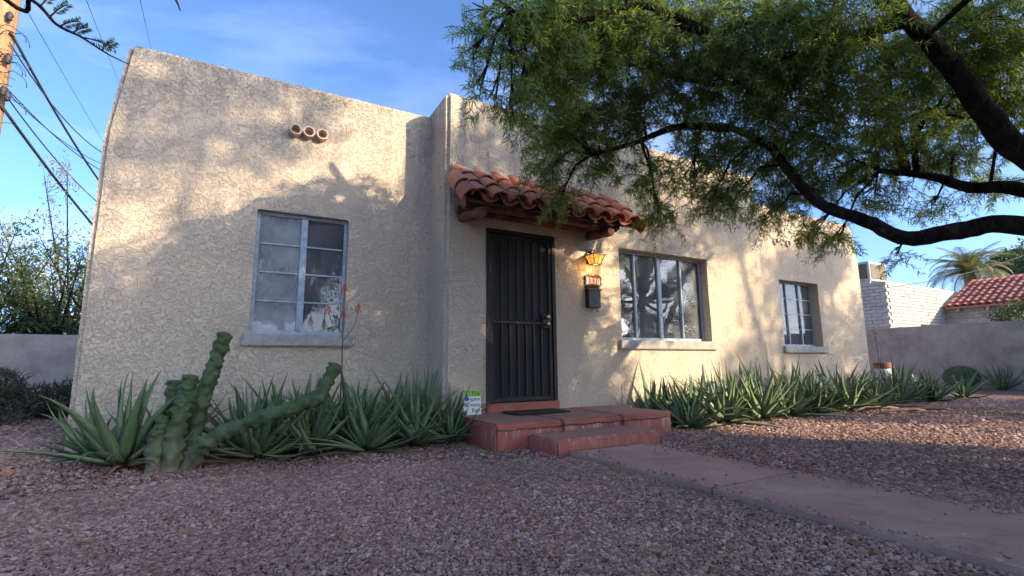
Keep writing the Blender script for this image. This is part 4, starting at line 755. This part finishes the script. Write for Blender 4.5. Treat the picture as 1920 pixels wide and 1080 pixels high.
# ================================================================== GRAVEL AND LITTER
def ground_pts(n_, d0, d1, a0=-32, a1=84):
    d = np.sqrt(rng.uniform(d0*d0, d1*d1, n_)); a = np.radians(rng.uniform(a0, a1, n_)); P = np.stack([d*np.sin(a), d*np.cos(a)], 1)
    ok = ~((P[:, 0] > 2.525) & (P[:, 0] < 3.435) & (P[:, 1] < 3.58)) & ~((P[:, 0] > 2.07) & (P[:, 0] < 4.35) & (P[:, 1] > 4.06)) & ~((P[:, 0] > 2.41) & (P[:, 0] < 3.68) & (P[:, 1] > 3.57))
    ok &= ~((P[:, 1] > BY-.02) & (P[:, 0] > 1.95) & (P[:, 0] < 7.8)) & ~((P[:, 1] > WY-.02) & (P[:, 0] > -1.3) & (P[:, 0] < 12.2)); return P[ok]
P = np.concatenate([ground_pts(150000, 1.1, 4.2), ground_pts(75000, 4.2, 7.5), ground_pts(60000, 7.5, 14, 52, 84), ground_pts(9000, 6, 10, -32, -8)]); q = np.column_stack([np.where(rng.random(420) < .5, 2.545+np.abs(rng.normal(0, .05, 420)), 3.415-np.abs(rng.normal(0, .05, 420))), rng.uniform(.2, 3.5, 420)]); q = np.concatenate([q, np.column_stack([rng.uniform(2.6, 3.4, 60), rng.uniform(.2, 3.5, 60)])]); npath = len(q); P = np.concatenate([P, q]); far = np.hypot(P[:, 0], P[:, 1])
Z = np.array([gz(x, y) for x, y in P])+.004; Z[-npath:] = .026; sc_ = rng.lognormal(0, .36, len(P))*(.0069+.0020*np.clip(far-3, 0, 5))
me = bpy.data.meshes.new('gravel_stones'); me.vertices.add(len(P)); me.vertices.foreach_set('co', np.column_stack([P, Z]).astype(np.float32).ravel())
at = me.attributes.new('siz', 'FLOAT_VECTOR', 'POINT'); at.data.foreach_set('vector', (sc_[:, None]*rng.uniform([.8, .7, .5], [1.3, 1.0, .8], (len(P), 3))).astype(np.float32).ravel())
at = me.attributes.new('rot', 'FLOAT_VECTOR', 'POINT'); at.data.foreach_set('vector', (rng.uniform([-.5, -.5, 0], [.5, .5, 6.28], (len(P), 3))).astype(np.float32).ravel())
go = link('gravel_stones', me, label='loose pinkish brown gravel covering the front yard', cat='gravel', kind='stuff')
ng = bpy.data.node_groups.new('scatter', 'GeometryNodeTree'); ng.interface.new_socket('Geometry', in_out='INPUT', socket_type='NodeSocketGeometry'); ng.interface.new_socket('Geometry', in_out='OUTPUT', socket_type='NodeSocketGeometry')
N_ = ng.nodes; Lk = ng.links; gi = N_.new('NodeGroupInput'); go_ = N_.new('NodeGroupOutput'); ico = N_.new('GeometryNodeMeshIcoSphere'); ico.inputs['Radius'].default_value = 1; ico.inputs['Subdivisions'].default_value = 1
sp_ = N_.new('GeometryNodeSetPosition'); nz = N_.new('ShaderNodeTexNoise'); nz.inputs['Scale'].default_value = 1.1; vm = N_.new('ShaderNodeVectorMath'); vm.operation = 'SUBTRACT'; vm.inputs[1].default_value = (.5, .5, .5); vs = N_.new('ShaderNodeVectorMath'); vs.operation = 'SCALE'; vs.inputs['Scale'].default_value = 1.3
Lk.new(nz.outputs['Color'], vm.inputs[0]); Lk.new(vm.outputs[0], vs.inputs[0]); Lk.new(ico.outputs[0], sp_.inputs['Geometry']); Lk.new(vs.outputs[0], sp_.inputs['Offset'])
sm = N_.new('GeometryNodeSetMaterial'); sm.inputs['Material'].default_value = MAT['pebble']; Lk.new(sp_.outputs[0], sm.inputs[0])
ip = N_.new('GeometryNodeInstanceOnPoints'); Lk.new(gi.outputs[0], ip.inputs['Points']); Lk.new(sm.outputs[0], ip.inputs['Instance'])
for nm, sk in (('siz', 'Scale'), ('rot', 'Rotation')):
    na = N_.new('GeometryNodeInputNamedAttribute'); na.data_type = 'FLOAT_VECTOR'; na.inputs['Name'].default_value = nm; Lk.new(na.outputs[0], ip.inputs[sk])
Lk.new(ip.outputs[0], go_.inputs[0]); md = go.modifiers.new('scatter', 'NODES'); md.node_group = ng; me.materials.append(MAT['pebble'])
P = np.concatenate([ground_pts(2600, 1.3, 5, 25, 82), ground_pts(900, 1.3, 6, -20, 30), ground_pts(2500, 4, 11, 48, 82)]); C = np.column_stack([P, np.array([gz(x, y) for x, y in P])+.014]); D = rng.normal(0, 1, C.shape); D[:, 2] *= .12
V, F = leaf_cloud(C, D, rng.uniform(.03, .085, len(C)), rng.uniform(.006, .011, len(C))); link('leaf_litter', npmesh('leaf_litter', V, F, MAT['litter']), label='fallen dry narrow leaves scattered over the gravel', cat='leaf litter', kind='stuff')
